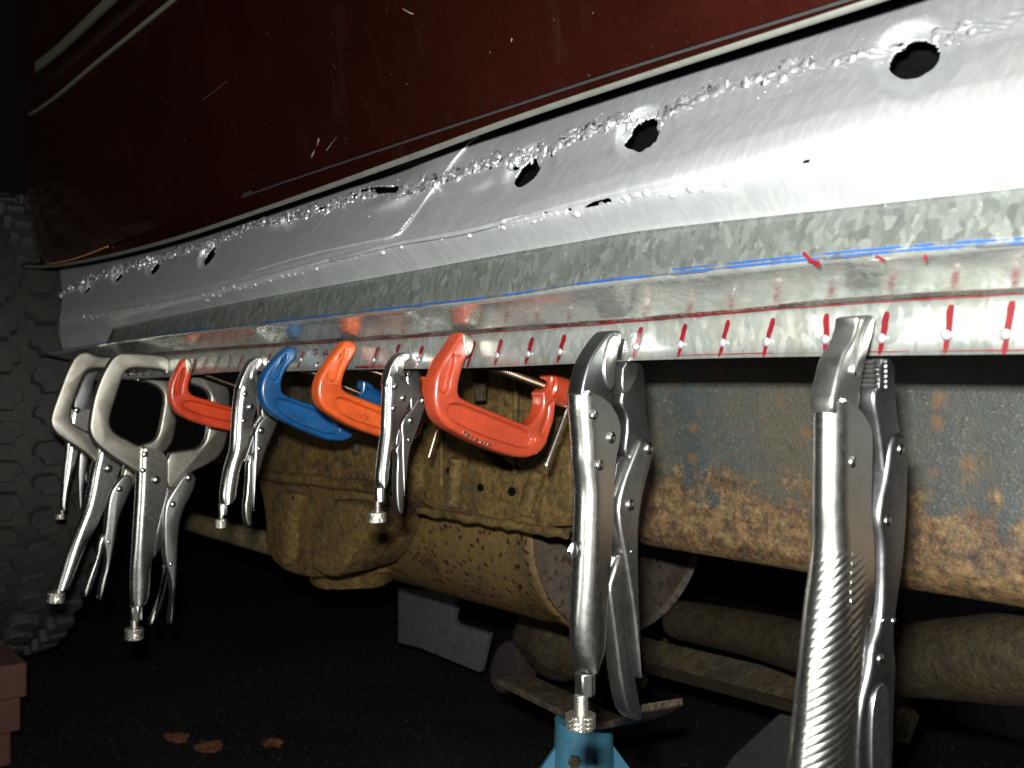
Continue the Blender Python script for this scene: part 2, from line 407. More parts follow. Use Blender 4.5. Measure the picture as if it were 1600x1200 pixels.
def mat_tyre():
    m, nt, b = newmat('dusty_tyre_rubber'); v = coord(nt); n = nz(nt, v, 30, 8, .75); n2 = nz(nt, v, 300, 3)
    nt.links.new(ramp(nt, n, [(.3, (.004, .0045, .0035)), (.7, (.015, .017, .012))]), b.inputs['Base Color']); b.inputs['Roughness'].default_value = .8
    bump(nt, b, mix(nt, .5, n, n2), .4, .002); return m
M['tyre'] = mat_tyre()
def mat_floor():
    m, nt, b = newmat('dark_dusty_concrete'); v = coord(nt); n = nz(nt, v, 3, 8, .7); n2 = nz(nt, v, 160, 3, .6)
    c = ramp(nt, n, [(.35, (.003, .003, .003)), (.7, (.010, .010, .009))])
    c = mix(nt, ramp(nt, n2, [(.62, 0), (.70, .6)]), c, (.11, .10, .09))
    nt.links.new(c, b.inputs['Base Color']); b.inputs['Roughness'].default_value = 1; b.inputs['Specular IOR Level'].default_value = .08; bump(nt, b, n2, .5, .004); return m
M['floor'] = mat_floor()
M['stand'] = paint('scuffed_sky_blue_paint', (.025, .095, .150), (.035, .125, .175), .4, .64, (.16, .08, .03))
M['saddle'] = mat_rust('worn_brown_steel', [(.03, .024, .016), (.06, .048, .032), (.04, .03, .02), (.03, .018, .01)], 1, .3, .45, .4)
M['brick'] = flat('red_brown_block', (.05, .011, .006), .8)
M['post'] = flat('dark_brown_post', (.008, .004, .003), .9)
M['board'] = flat('pale_grey_board', (.045, .05, .048), .7)
M['leaf'] = flat('orange_dry_leaf', (.085, .024, .004), .9)
M['grey_panel'] = flat('grey_green_panel', (.012, .016, .014), .9)

# ------------------------------------------------------------------ surfaces that run along the car
def interp(pts, x):
    pts = sorted(pts)
    if x <= pts[0][0]: i = 0
    elif x >= pts[-1][0]: i = len(pts) - 2
    else: i = max(k for k in range(len(pts) - 1) if pts[k][0] <= x)
    (x0, y0), (x1, y1) = pts[i], pts[i + 1]; t = (x - x0) / (x1 - x0)
    if i == 0 and t < 0 or i == len(pts) - 2 and t > 1: return y0 + (y1 - y0) * t
    # gentle cubic
    m0 = (y1 - pts[i - 1][1]) / (x1 - pts[i - 1][0]) if i > 0 else (y1 - y0) / (x1 - x0)
    m1 = (pts[i + 2][1] - y0) / (pts[i + 2][0] - x0) if i + 2 < len(pts) else (y1 - y0) / (x1 - x0)
    h = x1 - x0
    return (2 * t**3 - 3 * t**2 + 1) * y0 + (t**3 - 2 * t**2 + t) * h * m0 + (-2 * t**3 + 3 * t**2) * y1 + (t**3 - t**2) * h * m1
ROW = {
 'door_bot': [(22, 410), (100, 408), (200, 372), (300, 335), (370, 309), (430, 287), (800, 163), (1000, 97), (1290, 6)],
 'lip_top': [(22, 416), (100, 412), (250, 377), (400, 328), (650, 238), (800, 183), (1000, 116), (1345, 3)],
 'lip_bot': [(22, 420), (100, 416), (250, 383), (400, 335), (650, 248), (800, 193), (1000, 126), (1380, 3)],
 'sill_top': [(95, 421), (250, 388), (400, 342), (600, 268), (700, 226), (740, 216), (800, 208), (1000, 136), (1430, 2)],
 'crease': [(95, 488), (250, 462), (400, 425), (500, 398), (620, 368), (740, 345), (850, 308), (1000, 262), (1200, 205), (1300, 176), (1600, 116)],
 'low': [(95, 503), (250, 478), (400, 442), (600, 388), (700, 368), (850, 338), (930, 320), (1000, 305), (1130, 284), (1250, 253), (1450, 222), (1600, 192)],
 'galv_top': [(95, 527), (170, 515), (245, 498), (400, 467), (500, 449), (640, 424), (800, 395), (900, 378), (1000, 361), (1280, 329), (1600, 292)],
 'blue': [(75, 552), (250, 525), (400, 508), (600, 485), (800, 462), (900, 446), (1075, 427), (1200, 414), (1400, 395), (1600, 381)],
 'red': [(75, 572), (250, 553), (400, 541), (557, 531), (800, 515), (1000, 500), (1300, 475), (1600, 457)],
 'bottom': [(75, 599), (250, 590), (300, 586), (360, 581), (450, 580), (585, 577), (735, 575), (900, 568), (1000, 563), (1200, 558), (1600, 553)],
}
def rowz(row, X, Y):
    px, _ = pix((X, Y, 0)); py = interp(ROW[row], px)
    return onY(px, py, Y).z
def stations(p0, p1, n, Yref=.38): return [onY(p0 + (p1 - p0) * i / n, 0, Yref).x for i in range(n + 1)]

def strip(rows, xs, sub):      # rows: list of (rowname, Y, dz)
    v = []; f = []; nr = 0
    for X in xs:
        key = [(Y, rowz(r, X, Y) + dz) for r, Y, dz in rows]; col = []
        for i in range(len(key) - 1):
            for k in range(sub):
                t = k / sub; col.append((key[i][0] * (1 - t) + key[i + 1][0] * t, key[i][1] * (1 - t) + key[i + 1][1] * t))
        col.append(key[-1]); nr = len(col); v += [Vector((X, y, z)) for y, z in col]
    for i in range(len(xs) - 1):
        for j in range(nr - 1): f.append([i * nr + j, i * nr + j + 1, (i + 1) * nr + j + 1, (i + 1) * nr + j])
    return v, f, nr
def solid(o, t, off=1.0):
    m = o.modifiers.new('thickness', 'SOLIDIFY'); m.thickness = t; m.offset = off; return o

FLOOR_Z = -0.52
truck = thing('pickup_truck', 'maroon pickup truck with rusty underside, its sill cut open and welded', 'truck', (-0.6, 0.62, FLOOR_Z))

# --- rocker panel (sill) with dents and holes
HOLES = [  # px, py, a, b, angle, dent radius factor, dent depth
 (1429, 92, 43, 29, -24, 1.95, .0085), (1006, 210, 33, 20, -42, 1.7, .008), (826, 268, 30, 13, -50, 2.0, .007),
 (800, 259, 11, 7, 10, 0, 0), (597, 296, 37, 6.5, -2, 0, 0), (328, 400, 17, 5.5, -60, 1.8, .008), (243, 419, 12, 4.5, -55, 2.0, .007),
 (187, 432, 10, 3, -55, 2.2, .006), (137, 452, 9, 2.6, -55, 2.2, .006),
 (553, 305, 6, 4, 30, 0, 0), (500, 326, 9, 3, -20, 0, 0), (478, 331, 6, 2.2, -10, 0, 0), (428, 347, 7, 2.2, -20, 0, 0), (366, 364, 6, 1.8, -20, 0, 0), (700, 281, 5, 2, 0, 0, 0), (765, 262, 6, 2.2, -20, 0, 0), (1352, 86, 5, 2, -20, 0, 0),
 (933, 318, 21, 4, -17, 0, 0), (948, 315, 8, 5, -10, 0, 0), (889, 328, 5, 2.5, -10, 0, 0), (985, 309, 3, 2.5, 0, 0, 0), (1006, 306, 3, 2.5, 0, 0, 0),
 (1259, 253, 13, 2.6, -13, 0, 0), (1325, 239, 15, 2.8, -13, 0, 0), (852, 333, 4, 1.8, 0, 0, 0)]
DENTS = [(610, 268, 80, 26, -18, .007), (612, 312, 55, 16, -18, -.004), (455, 352, 50, 22, -18, .006), (300, 390, 30, 18, -40, .003), (760, 300, 40, 20, -30, .002)]
WELD = [(95, 460), (150, 434), (250, 404), (330, 380), (400, 352), (480, 334), (530, 318), (560, 306), (640, 298), (700, 277), (760, 258), (790, 252), (850, 236), (900, 212), (960, 192), (1030, 182), (1100, 150), (1200, 121), (1260, 104), (1320, 94), (1400, 74), (1490, 55), (1600, 26), (1700, -4)]
def ell(px, py, h):
    dx, dy = px - h[0], py - h[1]; a = R(h[4]); u = dx * math.cos(a) + dy * math.sin(a); w = -dx * math.sin(a) + dy * math.cos(a)
    return u, w
def sill_profile(p):
    keys = [('sill_top', .440), ('crease', .3740), ('low', .3675), ('galv_top', .3815)]
    K = [onY(p, interp(ROW[r], p), y) for r, y in keys]; K[0].z += .0018
    K.append(Vector((K[-1].x, .386, K[-1].z - .02))); return K
def cr(p0, p1, p2, p3, t): return .5 * ((2 * p1) + (-p0 + p2) * t + (2 * p0 - 5 * p1 + 4 * p2 - p3) * t * t + (-p0 + 3 * p1 - 3 * p2 + p3) * t**3)
def build_sill():
    xs = [92 + (2300 - 92) * i / 980 for i in range(981)]; NR = [96, 16, 22, 6]; v = []
    for ci, px_ in enumerate(xs):
        K = sill_profile(px_ + 5 * noise.noise(Vector((1, 2, 3))) * 0)
        P = [K[0] * 2 - K[1]] + K + [K[-1]]
        P[-1] = K[-1] * 2 - K[-2]
        for s in range(4):
            for k in range(NR[s] + (1 if s == 3 else 0)):
                t = k / NR[s]; q = Vector([cr(P[s][c], P[s + 1][c], P[s + 2][c], P[s + 3][c], t) for c in range(3)])
                if s == 0: q.y = K[0].y + (K[1].y - K[0].y) * (t if t < .6 else t + (t - .6) * (1 - t) * .6)
                if ci < 8: q.x += .006 * (1 - ci / 8) * (.3 + .7 * abs(t - .5)) * (1 if s == 0 else .4)
                v.append([q.x, q.y, q.z])
    nr = sum(NR) + 1
    out = []; inside = []
    for i, p in enumerate(v):
        px, py = pix(p); d = 0
        q = Vector((p[0] * 60, p[2] * 60, 0)); d += .0007 * noise.noise(q * .6)
        for h in HOLES:
            if abs(px - h[0]) > 170 or h[5] == 0: continue
            u, w = ell(px, py, h); a, b_ = h[2] * h[5], h[3] * h[5] + 8
            rr = math.sqrt((u / a)**2 + (w / b_)**2)
            if rr < 1:
                q_ = min(1, (1 - rr) / (1 - 1 / h[5])); d += h[6] * 1.35 * q_ * q_ * (3 - 2 * q_)
        for h in DENTS:
            if abs(px - h[0]) > 120: continue
            u, w = ell(px, py, h); rr = math.sqrt((u / h[2])**2 + (w / h[3])**2)
            if rr < 1: d += 1.9 * h[5] * (math.cos(rr * math.pi) * .5 + .5)
        wy = interp(WELD, px); sc = .4 + px / 1600
        if abs(py - wy) < 16 * sc: k_ = 1 - abs(py - wy) / (16 * sc); fq = .30 / (.35 + px / 1300); d -= .0022 * k_ * (.3 + noise.noise(Vector((px * fq, py * fq, 3))) * 1.5 + noise.noise(Vector((px * fq * 2.3, py * fq * 2.3, 8))) * .9) * (1.0 if px < 1080 else .45)
        # overlapping patch edge: diagonal step left of the joint
        xe = 620 + (368 - py) * .78 if py < 368 else 620
        if px < xe and py < interp(ROW['crease'], px) + 4: d -= .0011
        out.append(onY(px, py, p[1] + d))
    for i, p in enumerate(out):
        px, py = pix(v[i]); ins = False; best = None
        for h in HOLES:
            if abs(px - h[0]) > 60: continue
            u, w = ell(px, py, h)
            jag = 1 + (.05 if h[2] > 40 else .20) * noise.noise(Vector((math.cos(math.atan2(w, u)) * 2, math.sin(math.atan2(w, u)) * 2, h[0])))
            if (u / h[2])**2 + (w / h[3])**2 < jag**2: ins = True; best = (h, u, w, jag)
        inside.append(best)
    f = []
    for i in range(len(xs) - 1):
        for j in range(nr - 1):
            q = [i * nr + j, i * nr + j + 1, (i + 1) * nr + j + 1, (i + 1) * nr + j]
            if all(inside[k] is not None for k in q): continue
            f.append(q)
    used = set(k for q in f for k in q)
    for k in used:
        if inside[k] is not None:
            h, u, w, jag = inside[k]; l = math.sqrt((u / h[2])**2 + (w / h[3])**2) or 1e-3
            u2, w2 = u / l * jag, w / l * jag; a = R(h[4])
            px = h[0] + u2 * math.cos(a) - w2 * math.sin(a); py = h[1] + u2 * math.sin(a) + w2 * math.cos(a)
            out[k] = onY(px, py, out[k].y)
    o = mk('rocker_panel', out, f, M['sill'], truck, 60)
    solid(o, .0014, -1.0)
    return o, out, nr, xs
sill, SV, SNR, SXS = build_sill()
import numpy as np
_A = np.array([(q.x, q.y, q.z) for q in SV]); _dep = _A[:, 1] * cs - _A[:, 0] * sn
_PX = 800 + F * (_A[:, 0] * cs + _A[:, 1] * sn) / _dep; _PY = 600 - F * _A[:, 2] / _dep
def sill_point(px, py):        # nearest point of the sill surface under a measured point
    k = int(np.argmin((_PX - px)**2 + (_PY - py)**2)); return onY(px, py, SV[k].y)
def blob(c, r, sq=(1, 1, 1), n=10, m=6, seed=0):
    v = []; f = []
    for i in range(1, m):
        for k in range(n):
            a = math.pi * i / m; t = 2 * math.pi * k / n; d = Vector((math.sin(a) * math.cos(t), math.sin(a) * math.sin(t), math.cos(a)))
            rr = r * (1 + .34 * noise.noise(d * 1.7 + Vector((seed, 0, 0))) + .30 * noise.noise(d * 4.2 + Vector((seed, 7, 0)))); v.append(Vector(c) + Vector((d.x * sq[0], d.y * sq[1], d.z * sq[2])) * rr)
    v.append(Vector(c) + Vector((0, 0, r * sq[2]))); v.append(Vector(c) - Vector((0, 0, r * sq[2])))
    for i in range(m - 2):
        for k in range(n):
            l = (k + 1) % n; f.append([i * n + k, (i + 1) * n + k, (i + 1) * n + l, i * n + l])
    t, b_ = len(v) - 2, len(v) - 1
    for k in range(n):
        l = (k + 1) % n; f.append([t, k, l]); f.append([b_, (m - 2) * n + l, (m - 2) * n + k])
    return v, f
runs = [MB()]; gapped = 0; px = 92.0
while px < 1640:
    wy = interp(WELD, px); inhole = any((ell(px, wy, h)[0] / h[2])**2 + (ell(px, wy, h)[1] / h[3])**2 < 1.1 for h in HOLES)
    gap = (1345 < px < 1395) or (1470 < px < 1484) or (1100 < px < 1330 and rnd.random() < .45) or (1530 < px)
    if inhole or 1345 < px < 1395 or 1470 < px < 1484: gapped = 1
    if not inhole and not gap:
        if gapped: runs.append(MB()); gapped = 0
        for rep in range(1 if px > 1080 else 3):
            py = wy + rnd.gauss(0, 4.6 * (.5 + px / 1600)); c = sill_point(px, py)
            r = rnd.uniform(.0015, .0030) * (1.15 if px > 300 else 1.3)
            v, f = blob(c + Vector((0, .0006, 0)), r, (rnd.uniform(.5, 1.9), .6, rnd.uniform(.6, 1.7)), 14, 10, seed=rnd.random() * 50); runs[-1].add(v, f)
    px += rnd.uniform(3.2, 7.5) * (.35 + px / 800)
sp_ = MB()
for i in range(170):           # spatter around the bead
    px = rnd.uniform(120, 1500); py = interp(WELD, px) + rnd.gauss(0, 13) * (.4 + px / 1600)
    if py < interp(ROW['sill_top'], px) + 4: continue
    if any((ell(px, py, h)[0] / h[2])**2 + (ell(px, py, h)[1] / h[3])**2 < 1.2 for h in HOLES): continue
    v, f = blob(sill_point(px, py), rnd.uniform(.0003, .0009), n=7, m=4); sp_.add(v, f)
sp_.build('weld_spatter', M['bead'], sill, 60)['kind'] = 'stuff'; [q.build('weld_bead', M['bead'], sill, 60) for q in runs if q.v]
lw = MB(); px = 130.0
while px < 1600:               # ground-down lower seam
    py = interp(ROW['low'], px) + rnd.gauss(0, 3.0)
    if not any((ell(px, py, h)[0] / h[2])**2 + (ell(px, py, h)[1] / h[3])**2 < 1.2 for h in HOLES) and rnd.random() < (.8 if px < 1150 else .3):
        v, f = blob(sill_point(px, py) + Vector((0, .0008, 0)), rnd.uniform(.0014, .0030), (rnd.uniform(.8, 1.8), .55, .8), seed=rnd.random() * 50); lw.add(v, f)
    px += rnd.uniform(5, 12) * (.5 + px / 900)
seam = []
for px in range(120, 1640, 10):
    py = interp(ROW['low'], px)
    if any((ell(px, py, h)[0] / (h[2] + 6))**2 + (ell(px, py, h)[1] / (h[3] + 3))**2 < 1 for h in HOLES):
        if len(seam) > 1: v, f = tube_geo(seam, .0006, 6); lw.add(v, f)
        seam = []
    else: seam.append(sill_point(px, py) + Vector((0, .0002, 0)))
v, f = tube_geo(seam, .0006, 6); lw.add(v, f)
lw.build('ground_weld', M['sill'], sill, 60)
# raised ridge along the edge of the patch
rp = [(750, 213), (740, 217), (725, 232), (705, 255), (690, 278), (672, 302), (655, 326), (640, 348), (627, 364), (612, 370), (560, 381), (500, 393), (440, 410), (380, 428)]
pts = []
for a, b_ in zip(rp[:-1], rp[1:]):
    for k in range(4): pts.append(sill_point(a[0] + (b_[0] - a[0]) * k / 4, a[1] + (b_[1] - a[1]) * k / 4))
sm = [pts[0]] + [(pts[i - 1] + pts[i] * 2 + pts[i + 1]) / 4 for i in range(1, len(pts) - 1)] + [pts[-1]]
v, f = tube_geo(sm, [.0013 if i < 40 else .0013 - .0008 * (i - 40) / 12 for i in range(len(sm))], 8); mk('patch_edge', v, f, M['sill'], sill, 60)
# inner panel behind the holes, black in place of their shade
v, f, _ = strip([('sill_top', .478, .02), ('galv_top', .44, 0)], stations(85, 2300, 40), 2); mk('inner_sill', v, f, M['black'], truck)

# --- door and fender
def panel(name, px0, px1, n, leftedge=None):
    v = []; f = []; xs = stations(px0, px1, n, .37)
    prof = [(0, .3865), (.012, .3800), (.05, .3735), (.10, .367), (.16, .3605), (.205, .357), (.2135, .357), (.222, .368), (.262, .372), (.27, .360), (.33, .352), (.45, .358), (.6, .37)]
    nr = len(prof) * 3 - 2
    for ci, X in enumerate(xs):
        zb = rowz('door_bot', X, .3865); col = []
        for i in range(len(prof) - 1):
            for k in range(3):
                t = k / 3; col.append((prof[i][0] * (1 - t) + prof[i + 1][0] * t, prof[i][1] * (1 - t) + prof[i + 1][1] * t))
        col.append(prof[-1])
        for z, y in col:
            e = 0; xx = X
            pxx = pix((X, y, 0))[0]
            if leftedge and pxx > 318: y += .0035 * ((pxx - 318) / 50)**2
            if leftedge:
                k = max(0, 1 - ci / 12); e = .018 * k * k; xx = X - .055 * max(0, (z - .13)) * k - (.03 * max(0, z - .2) * k)
            
            v.append(Vector((xx, y + e, zb + z)))
    for i in range(n):
        for j in range(nr - 1): f.append([i * nr + j, i * nr + j + 1, (i + 1) * nr + j + 1, (i + 1) * nr + j])
    o = mk(name, v, f, M['maroon'], truck, 50); solid(o, .0012, -1).modifiers[0].use_rim = False; return o, v, nr
fender, FV, fnr = panel('front_fender', 24, 367.8, 90, True)
door, DV, dnr = panel('door', 368.3, 2300, 200)
M['reflection'] = steel('dull_grey_green_reflection', (.075, .08, .055), .42, .2, metal=.2)  # pale reflection along the body crease, built as grey-green strips
def reflection_strip(name, z0, z1, out, mat):
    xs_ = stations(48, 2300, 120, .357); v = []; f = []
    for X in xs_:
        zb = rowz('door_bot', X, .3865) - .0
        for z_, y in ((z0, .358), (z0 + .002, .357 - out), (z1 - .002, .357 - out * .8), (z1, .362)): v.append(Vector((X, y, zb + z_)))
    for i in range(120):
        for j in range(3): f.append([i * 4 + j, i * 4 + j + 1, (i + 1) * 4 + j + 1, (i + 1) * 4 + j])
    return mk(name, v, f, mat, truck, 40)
reflection_strip('reflection_band', .194, .198, .004, M['reflection']); reflection_strip('reflection_band', .250, .268, -.006, M['reflection'])
mbx = MB(); v, f = tube_geo([FV[j] + Vector((-.0006, .001, 0)) for j in range(0, 14)], [.0022 if j < 3 else .0013 for j in range(14)], 8); mbx.add(v, f)
v, f = tube_geo([FV[i * fnr] + Vector((0, -.0003, -.0004)) for i in range(0, 34, 2)], .0011, 8); mbx.add(v, f)
mbx.build('chipped_edge', M['edge_rust'], fender, 60, 'orange chipped primer along the fender edge')
xs = stations(24, 2300, 160, .385)
v, f, _ = strip([('door_bot', .3895, .001), ('lip_top', .3895, -.0004)], xs, 2); o = mk('lower_body_strip', v, f, M['maroon'], truck)
v, f, _ = strip([('lip_top', .3880, 0), ('lip_bot', .3905, 0)], xs, 2); o = mk('bare_metal_lip', v, f, M['grey_edge'], truck, label='bare grey metal lip under the maroon door'); solid(o, .0012, -1)
v, f, _ = strip([('door_bot', .3885, .0018), ('door_bot', .3885, -.0022)], stations(372, 2300, 120, .385), 1); mk('door_seal', v, f, M['rubber_seal'], truck)
# scratches and dried drips on the paint
def door_point(px, py):
    best = None; VV, NRr = (DV, dnr) if px > 370 else (FV, fnr)
    for q in VV:
        a, b_ = pix(q); d = (a - px)**2 + (b_ - py)**2
        if best is None or d < best[0]: best = (d, q)
    return onY(px, py, best[1].y - .0006)
M['scratch'] = flat('pale_scratch', (.10, .08, .065), .6)
for L, w in (([(470, 0), (495, 45), (512, 75), (524, 108)], .00028), ([(660, 0), (672, 60), (685, 130)], .0002), ([(585, 145), (545, 190), (510, 235)], .0004),
             ([(498, 217), (496, 230), (489, 240), (487, 247)], .0011), ([(630, 14), (642, 21), (652, 23)], .0007), ([(97, 370), (98, 385), (92, 404)], .0011), ([(800, 60), (799, 75)], .0009),
             ([(455, 88), (460, 84)], .001), ([(353, 128), (325, 150), (296, 172)], .0006)):
    v, f = tube_geo([door_point(*p) for p in L], w * .75, 6); mk('scratch', v, f, M['scratch'] if L[0] != (353, 128) else M['rubber_seal'], door if L[0][0] > 370 else fender, 60)

# --- galvanised repair strip, clamped on
strip_o = thing('repair_strip', 'folded galvanised steel repair strip clamped under the grey sill, marked with red ticks', 'metal strip', (-0.6, .42, .0125))
gx = stations(-60, 2300, 260, .372)
gx0 = [x for x in gx if pix((x, .372, 0))[0] > 160]
v, f, nr = strip([('galv_top', .3785, 0), ('blue', .3715, 0)], gx0, 6)
up = mk('upper_face', v, f, M['galv'], strip_o, 30); solid(up, .0012, -1)
gx1 = [x for x in gx if pix((x, .372, 0))[0] > 60]
v, f, _ = strip([('blue', .3716, -.0002), ('red', .4195, 0)], gx1, 8)
# slight oil-canning in the folded face
v = [Vector((p.x, p.y, p.z + .0009 * noise.noise(Vector((p.x * 22, p.y * 30, 1))) )) for p in v]
o = mk('sloping_face', v, f, M['galv_smooth'], strip_o, 30); solid(o, .0012, -1)
v, f, _ = strip([('red', .42, 0), ('bottom', .42, 0)], gx1, 3)
o = mk('flange', v, f, M['galv_flange'], strip_o, 30); solid(o, .0016, -1)
def ribbon(name, row, Y, p0, p1, wpx0, wpx1, mat, dash=None, dy=0, n=150, parent=strip_o, seed=1):
    r2 = random.Random(seed); v = []; f = []
    for i in range(n + 1):
        px = p0 + (p1 - p0) * i / n; py = interp(ROW[row], px) + dy + noise.noise(Vector((px * .02, seed, 0))) * 1.0
        w = (wpx0 + (wpx1 - wpx0) * i / n) * (.65 + .5 * abs(noise.noise(Vector((px * .05, seed * 3, 5)))) * 2)
        if dash and noise.noise(Vector((px * dash, seed, 9))) < -.12: w *= .15
        v.append(onY(px, py - w / 2, Y)); v.append(onY(px, py + w / 2, Y))
    for i in range(n): f.append([2 * i, 2 * i + 1, 2 * i + 3, 2 * i + 2])
    return mk(name, v, f, mat, parent)
ribbon('blue_line', 'blue', .3709, 76, 1610, 1.1, 5, M['blue_ink'], .012, -2.5)
ribbon('blue_line', 'blue', .3707, 1050, 1610, 2, 5, M['blue_ink'], .02, -9, seed=5)
ribbon('red_line', 'red', .4188, 235, 2300, 1.6, 3.6, M['red_ink'], None, 1.5)
ribbon('red_line', 'bottom', .4192, 1060, 2300, 1.5, 3.5, M['red_ink'], .01, -6, seed=4)
ribbon('red_line', 'bottom', .4192, 555, 610, 3, 3.5, M['red_ink'], .05, -4, seed=6, n=30)
TICKS = [(1582, 470, 1568, 554, 11, 1), (1487, 476, 1476, 552, 10, 1), (1386, 487, 1374, 554, 9, 1), (1292, 490, 1289, 555, 8, 1), (1208, 497, 1193, 557, 7, 1),
 (1138, 500, 1124, 557, 6.5, 1), (1071, 506, 1059, 558, 6.5, 1), (1002, 511, 990, 560, 6.5, 1), (943, 519, 933, 528, 5.5, 0), (882, 523, 871, 566, 6, 1), (832, 527, 821, 569, 5.5, 1),
 (783, 530, 773, 571, 5.5, 1), (741, 533, 730, 575, 5, 0), (660, 541, 650, 575, 5, 1), (624, 538, 620, 551, 4.5, 0), (591, 542, 580, 575, 4.5, 1), (475, 548, 465, 576, 3, 1),
 (497, 565, 490, 577, 3, 1), (443, 551, 437, 576, 2.6, 1), (423, 552, 414, 578, 2.4, 1), (380, 554, 370, 578, 2.2, 0), (361, 555, 354, 579, 2.0, 0), (342, 556, 334, 579, 2.0, 0), (322, 559, 316, 580, 2.0, 0),
 (305, 560, 301, 582, 1.8, 0), (239, 576, 236, 588, 1.6, 0), (226, 577, 223, 588, 1.5, 0), (214, 578, 211, 589, 1.4, 0)]
for tx, ty, bx, by, w, dot in TICKS:
    v = []; f = []; K = 8
    for k in range(K + 1):
        t = k / K; ww = w * (1.25 - .5 * t) * (.6 if k in (0, K) else 1) * (1 + .25 * noise.noise(Vector((tx, k * .9, 0)))); x = tx + (bx - tx) * t + noise.noise(Vector((tx, k * .4, 2))) * w * .25; y = ty + (by - ty) * t
        v += [onY(x - ww / 2, y, .4190), onY(x + ww / 2, y, .4190)]
    for k in range(K): f.append([2 * k, 2 * k + 1, 2 * k + 3, 2 * k + 2])
    mk('tick_mark', v, f, M['red_ink'], strip_o)
    if dot:
        k = .62 if tx > 560 else .5; c = onY(tx + (bx - tx) * k - .25 * w, ty + (by - ty) * k, .4188); r = .0024
        v, f = dome_geo(c, (0, -1, 0), r, r * .45); mk('punch_dot', v, f, M['dot'], strip_o, 60)
def stroke(name, pts, w, Y, mat):
    v = []; f = []
    P = [onY(a, b_, Y) for a, b_ in pts]
    for i, p in enumerate(P):
        d = (P[min(i + 1, len(P) - 1)] - P[max(i - 1, 0)]).normalized(); nrm = Vector((-d.z, 0, d.x)) * w / 2
        v += [p - nrm, p + nrm]
    for i in range(len(P) - 1): f.append([2 * i, 2 * i + 1, 2 * i + 3, 2 * i + 2])
    return mk(name, v, f, mat, strip_o)
stroke('red_letter', [(490, 547), (496, 546), (497, 551), (491, 554), (489, 548), (490, 556)], .0011, .4190, M['red_ink'])
stroke('red_letter', [(505, 557), (509, 546), (512, 549), (512, 558), (512, 553), (505, 553)], .0011, .4190, M['red_ink'])
stroke('red_cross', [(1254, 394), (1265, 405), (1282, 416)], .0015, .3703, M['red_ink']); stroke('red_cross', [(1280, 409), (1262, 408)], .001, .3702, M['red_ink'])
stroke('red_cross', [(1368, 400), (1384, 408)], .0012, .3703, M['red_ink']); stroke('red_cross', [(1445, 398), (1447, 408)], .0014, .3703, M['red_ink'])

# --- frame rail and underside
def rail_sec(Y, z0, z1, rad, dep, x0, x1, nx, mat, name, lump=.0):
    v = []; f = []; sec = [(Y, z1)]
    K = 14
    for k in range(1, K): sec.append((Y, z1 + (z0 + rad - z1) * k / K))
    for k in range(9):
        a = k / 8 * math.pi / 2; sec.append((Y + rad * (1 - math.cos(a)), z0 + rad * (1 - math.sin(a))))
    sec.append((Y + dep, z0)); sec.append((Y + dep, z1))
    nr = len(sec)
    for i in range(nx + 1):
        X = x0 + (x1 - x0) * i / nx
        for j, (y, z) in enumerate(sec):
            q = Vector((X * 12, y * 12, z * 14)); d = lump * noise.noise(q) + lump * .4 * noise.noise(q * 4)
            v.append(Vector((X, y - d, z + d * (.6 if j > K else 0))))
    for i in range(nx):
        for j in range(nr - 1): f.append([i * nr + j, (i + 1) * nr + j, (i + 1) * nr + j + 1, i * nr + j + 1])
        f.append([i * nr + nr - 1, (i + 1) * nr + nr - 1, (i + 1) * nr, i * nr])
    f.append(list(range(nr))); f.append([nx * nr + j for j in range(nr)][::-1])
    par = bpy.data.objects.new(name, None)
    me = bpy.data.meshes.new(name); org = Vector((0, Y, z0))
    me.from_pydata([p - org for p in v], [], f); me.update(); me.polygons.foreach_set('use_smooth', [True] * len(me.polygons)); me.set_sharp_from_angle(angle=R(40)); me.materials.append(mat)
    bpy.data.objects.remove(par); o = bpy.data.objects.new(name, me); link(o, truck); o.location = org - truck.location
    return o
rail = rail_sec(.60, -.137, .075, .022, .07, -.535, .5, 120, M['rail'], 'frame_rail', .0025)
rail2 = rail_sec(.608, -.138, .03, .018, .07, -1.25, -.5352, 110, M['mud'], 'frame_rail', .005)
def flatpoly(name, poly, Y, th, mat, parent=truck, ch=1, noise_amp=0.0, label=None, bev=.004):
    """solid traced on the plane y=Y and given thickness th going inward"""
    p = [(onY(a, b_, Y).x, onY(a, b_, Y).z) for a, b_ in poly]
    if ch: p = chaikin(p, ch)
    v, f = slab_geo(p, 0, th, bev); v2 = [Vector((b_, Y + a, c)) for a, b_, c in v]
    if noise_amp: v2 = [q + Vector((noise.noise(q * 30), noise.noise(q * 30 + Vector((5, 0, 0))), noise.noise(q * 34 + Vector((0, 9, 0))))) * noise_amp for q in v2]
    return mk(name, v2, f, mat, parent, 50, label)
def lumpy(name, c, s, mat, amp=.25, fr=2.2, seed=0, parent=truck, n=40, m=28, boxy=1.0):
    v, f = [], []
    for i in range(m + 1):
        for k in range(n):
            a = math.pi * i / m; t = 2 * math.pi * k / n; d = Vector((math.sin(a) * math.cos(t), math.sin(a) * math.sin(t), math.cos(a)))
            if boxy > 1:
                l = (abs(d.x)**boxy + abs(d.y)**boxy + abs(d.z)**boxy) ** (1 / boxy); d2 = d / l
            else: d2 = d
            rr = 1 + amp * noise.noise(d * fr + Vector((seed, 0, 0))) + amp * .35 * noise.noise(d * fr * 4 + Vector((seed, 3, 0)))
            v.append(Vector(c) + Vector((d2.x * s[0], d2.y * s[1], d2.z * s[2])) * rr)
    for i in range(m):
        for k in range(n):
            l = (k + 1) % n; f.append([i * n + k, (i + 1) * n + k, (i + 1) * n + l, i * n + l])
    return mk(name, v, f, mat, parent, 60)
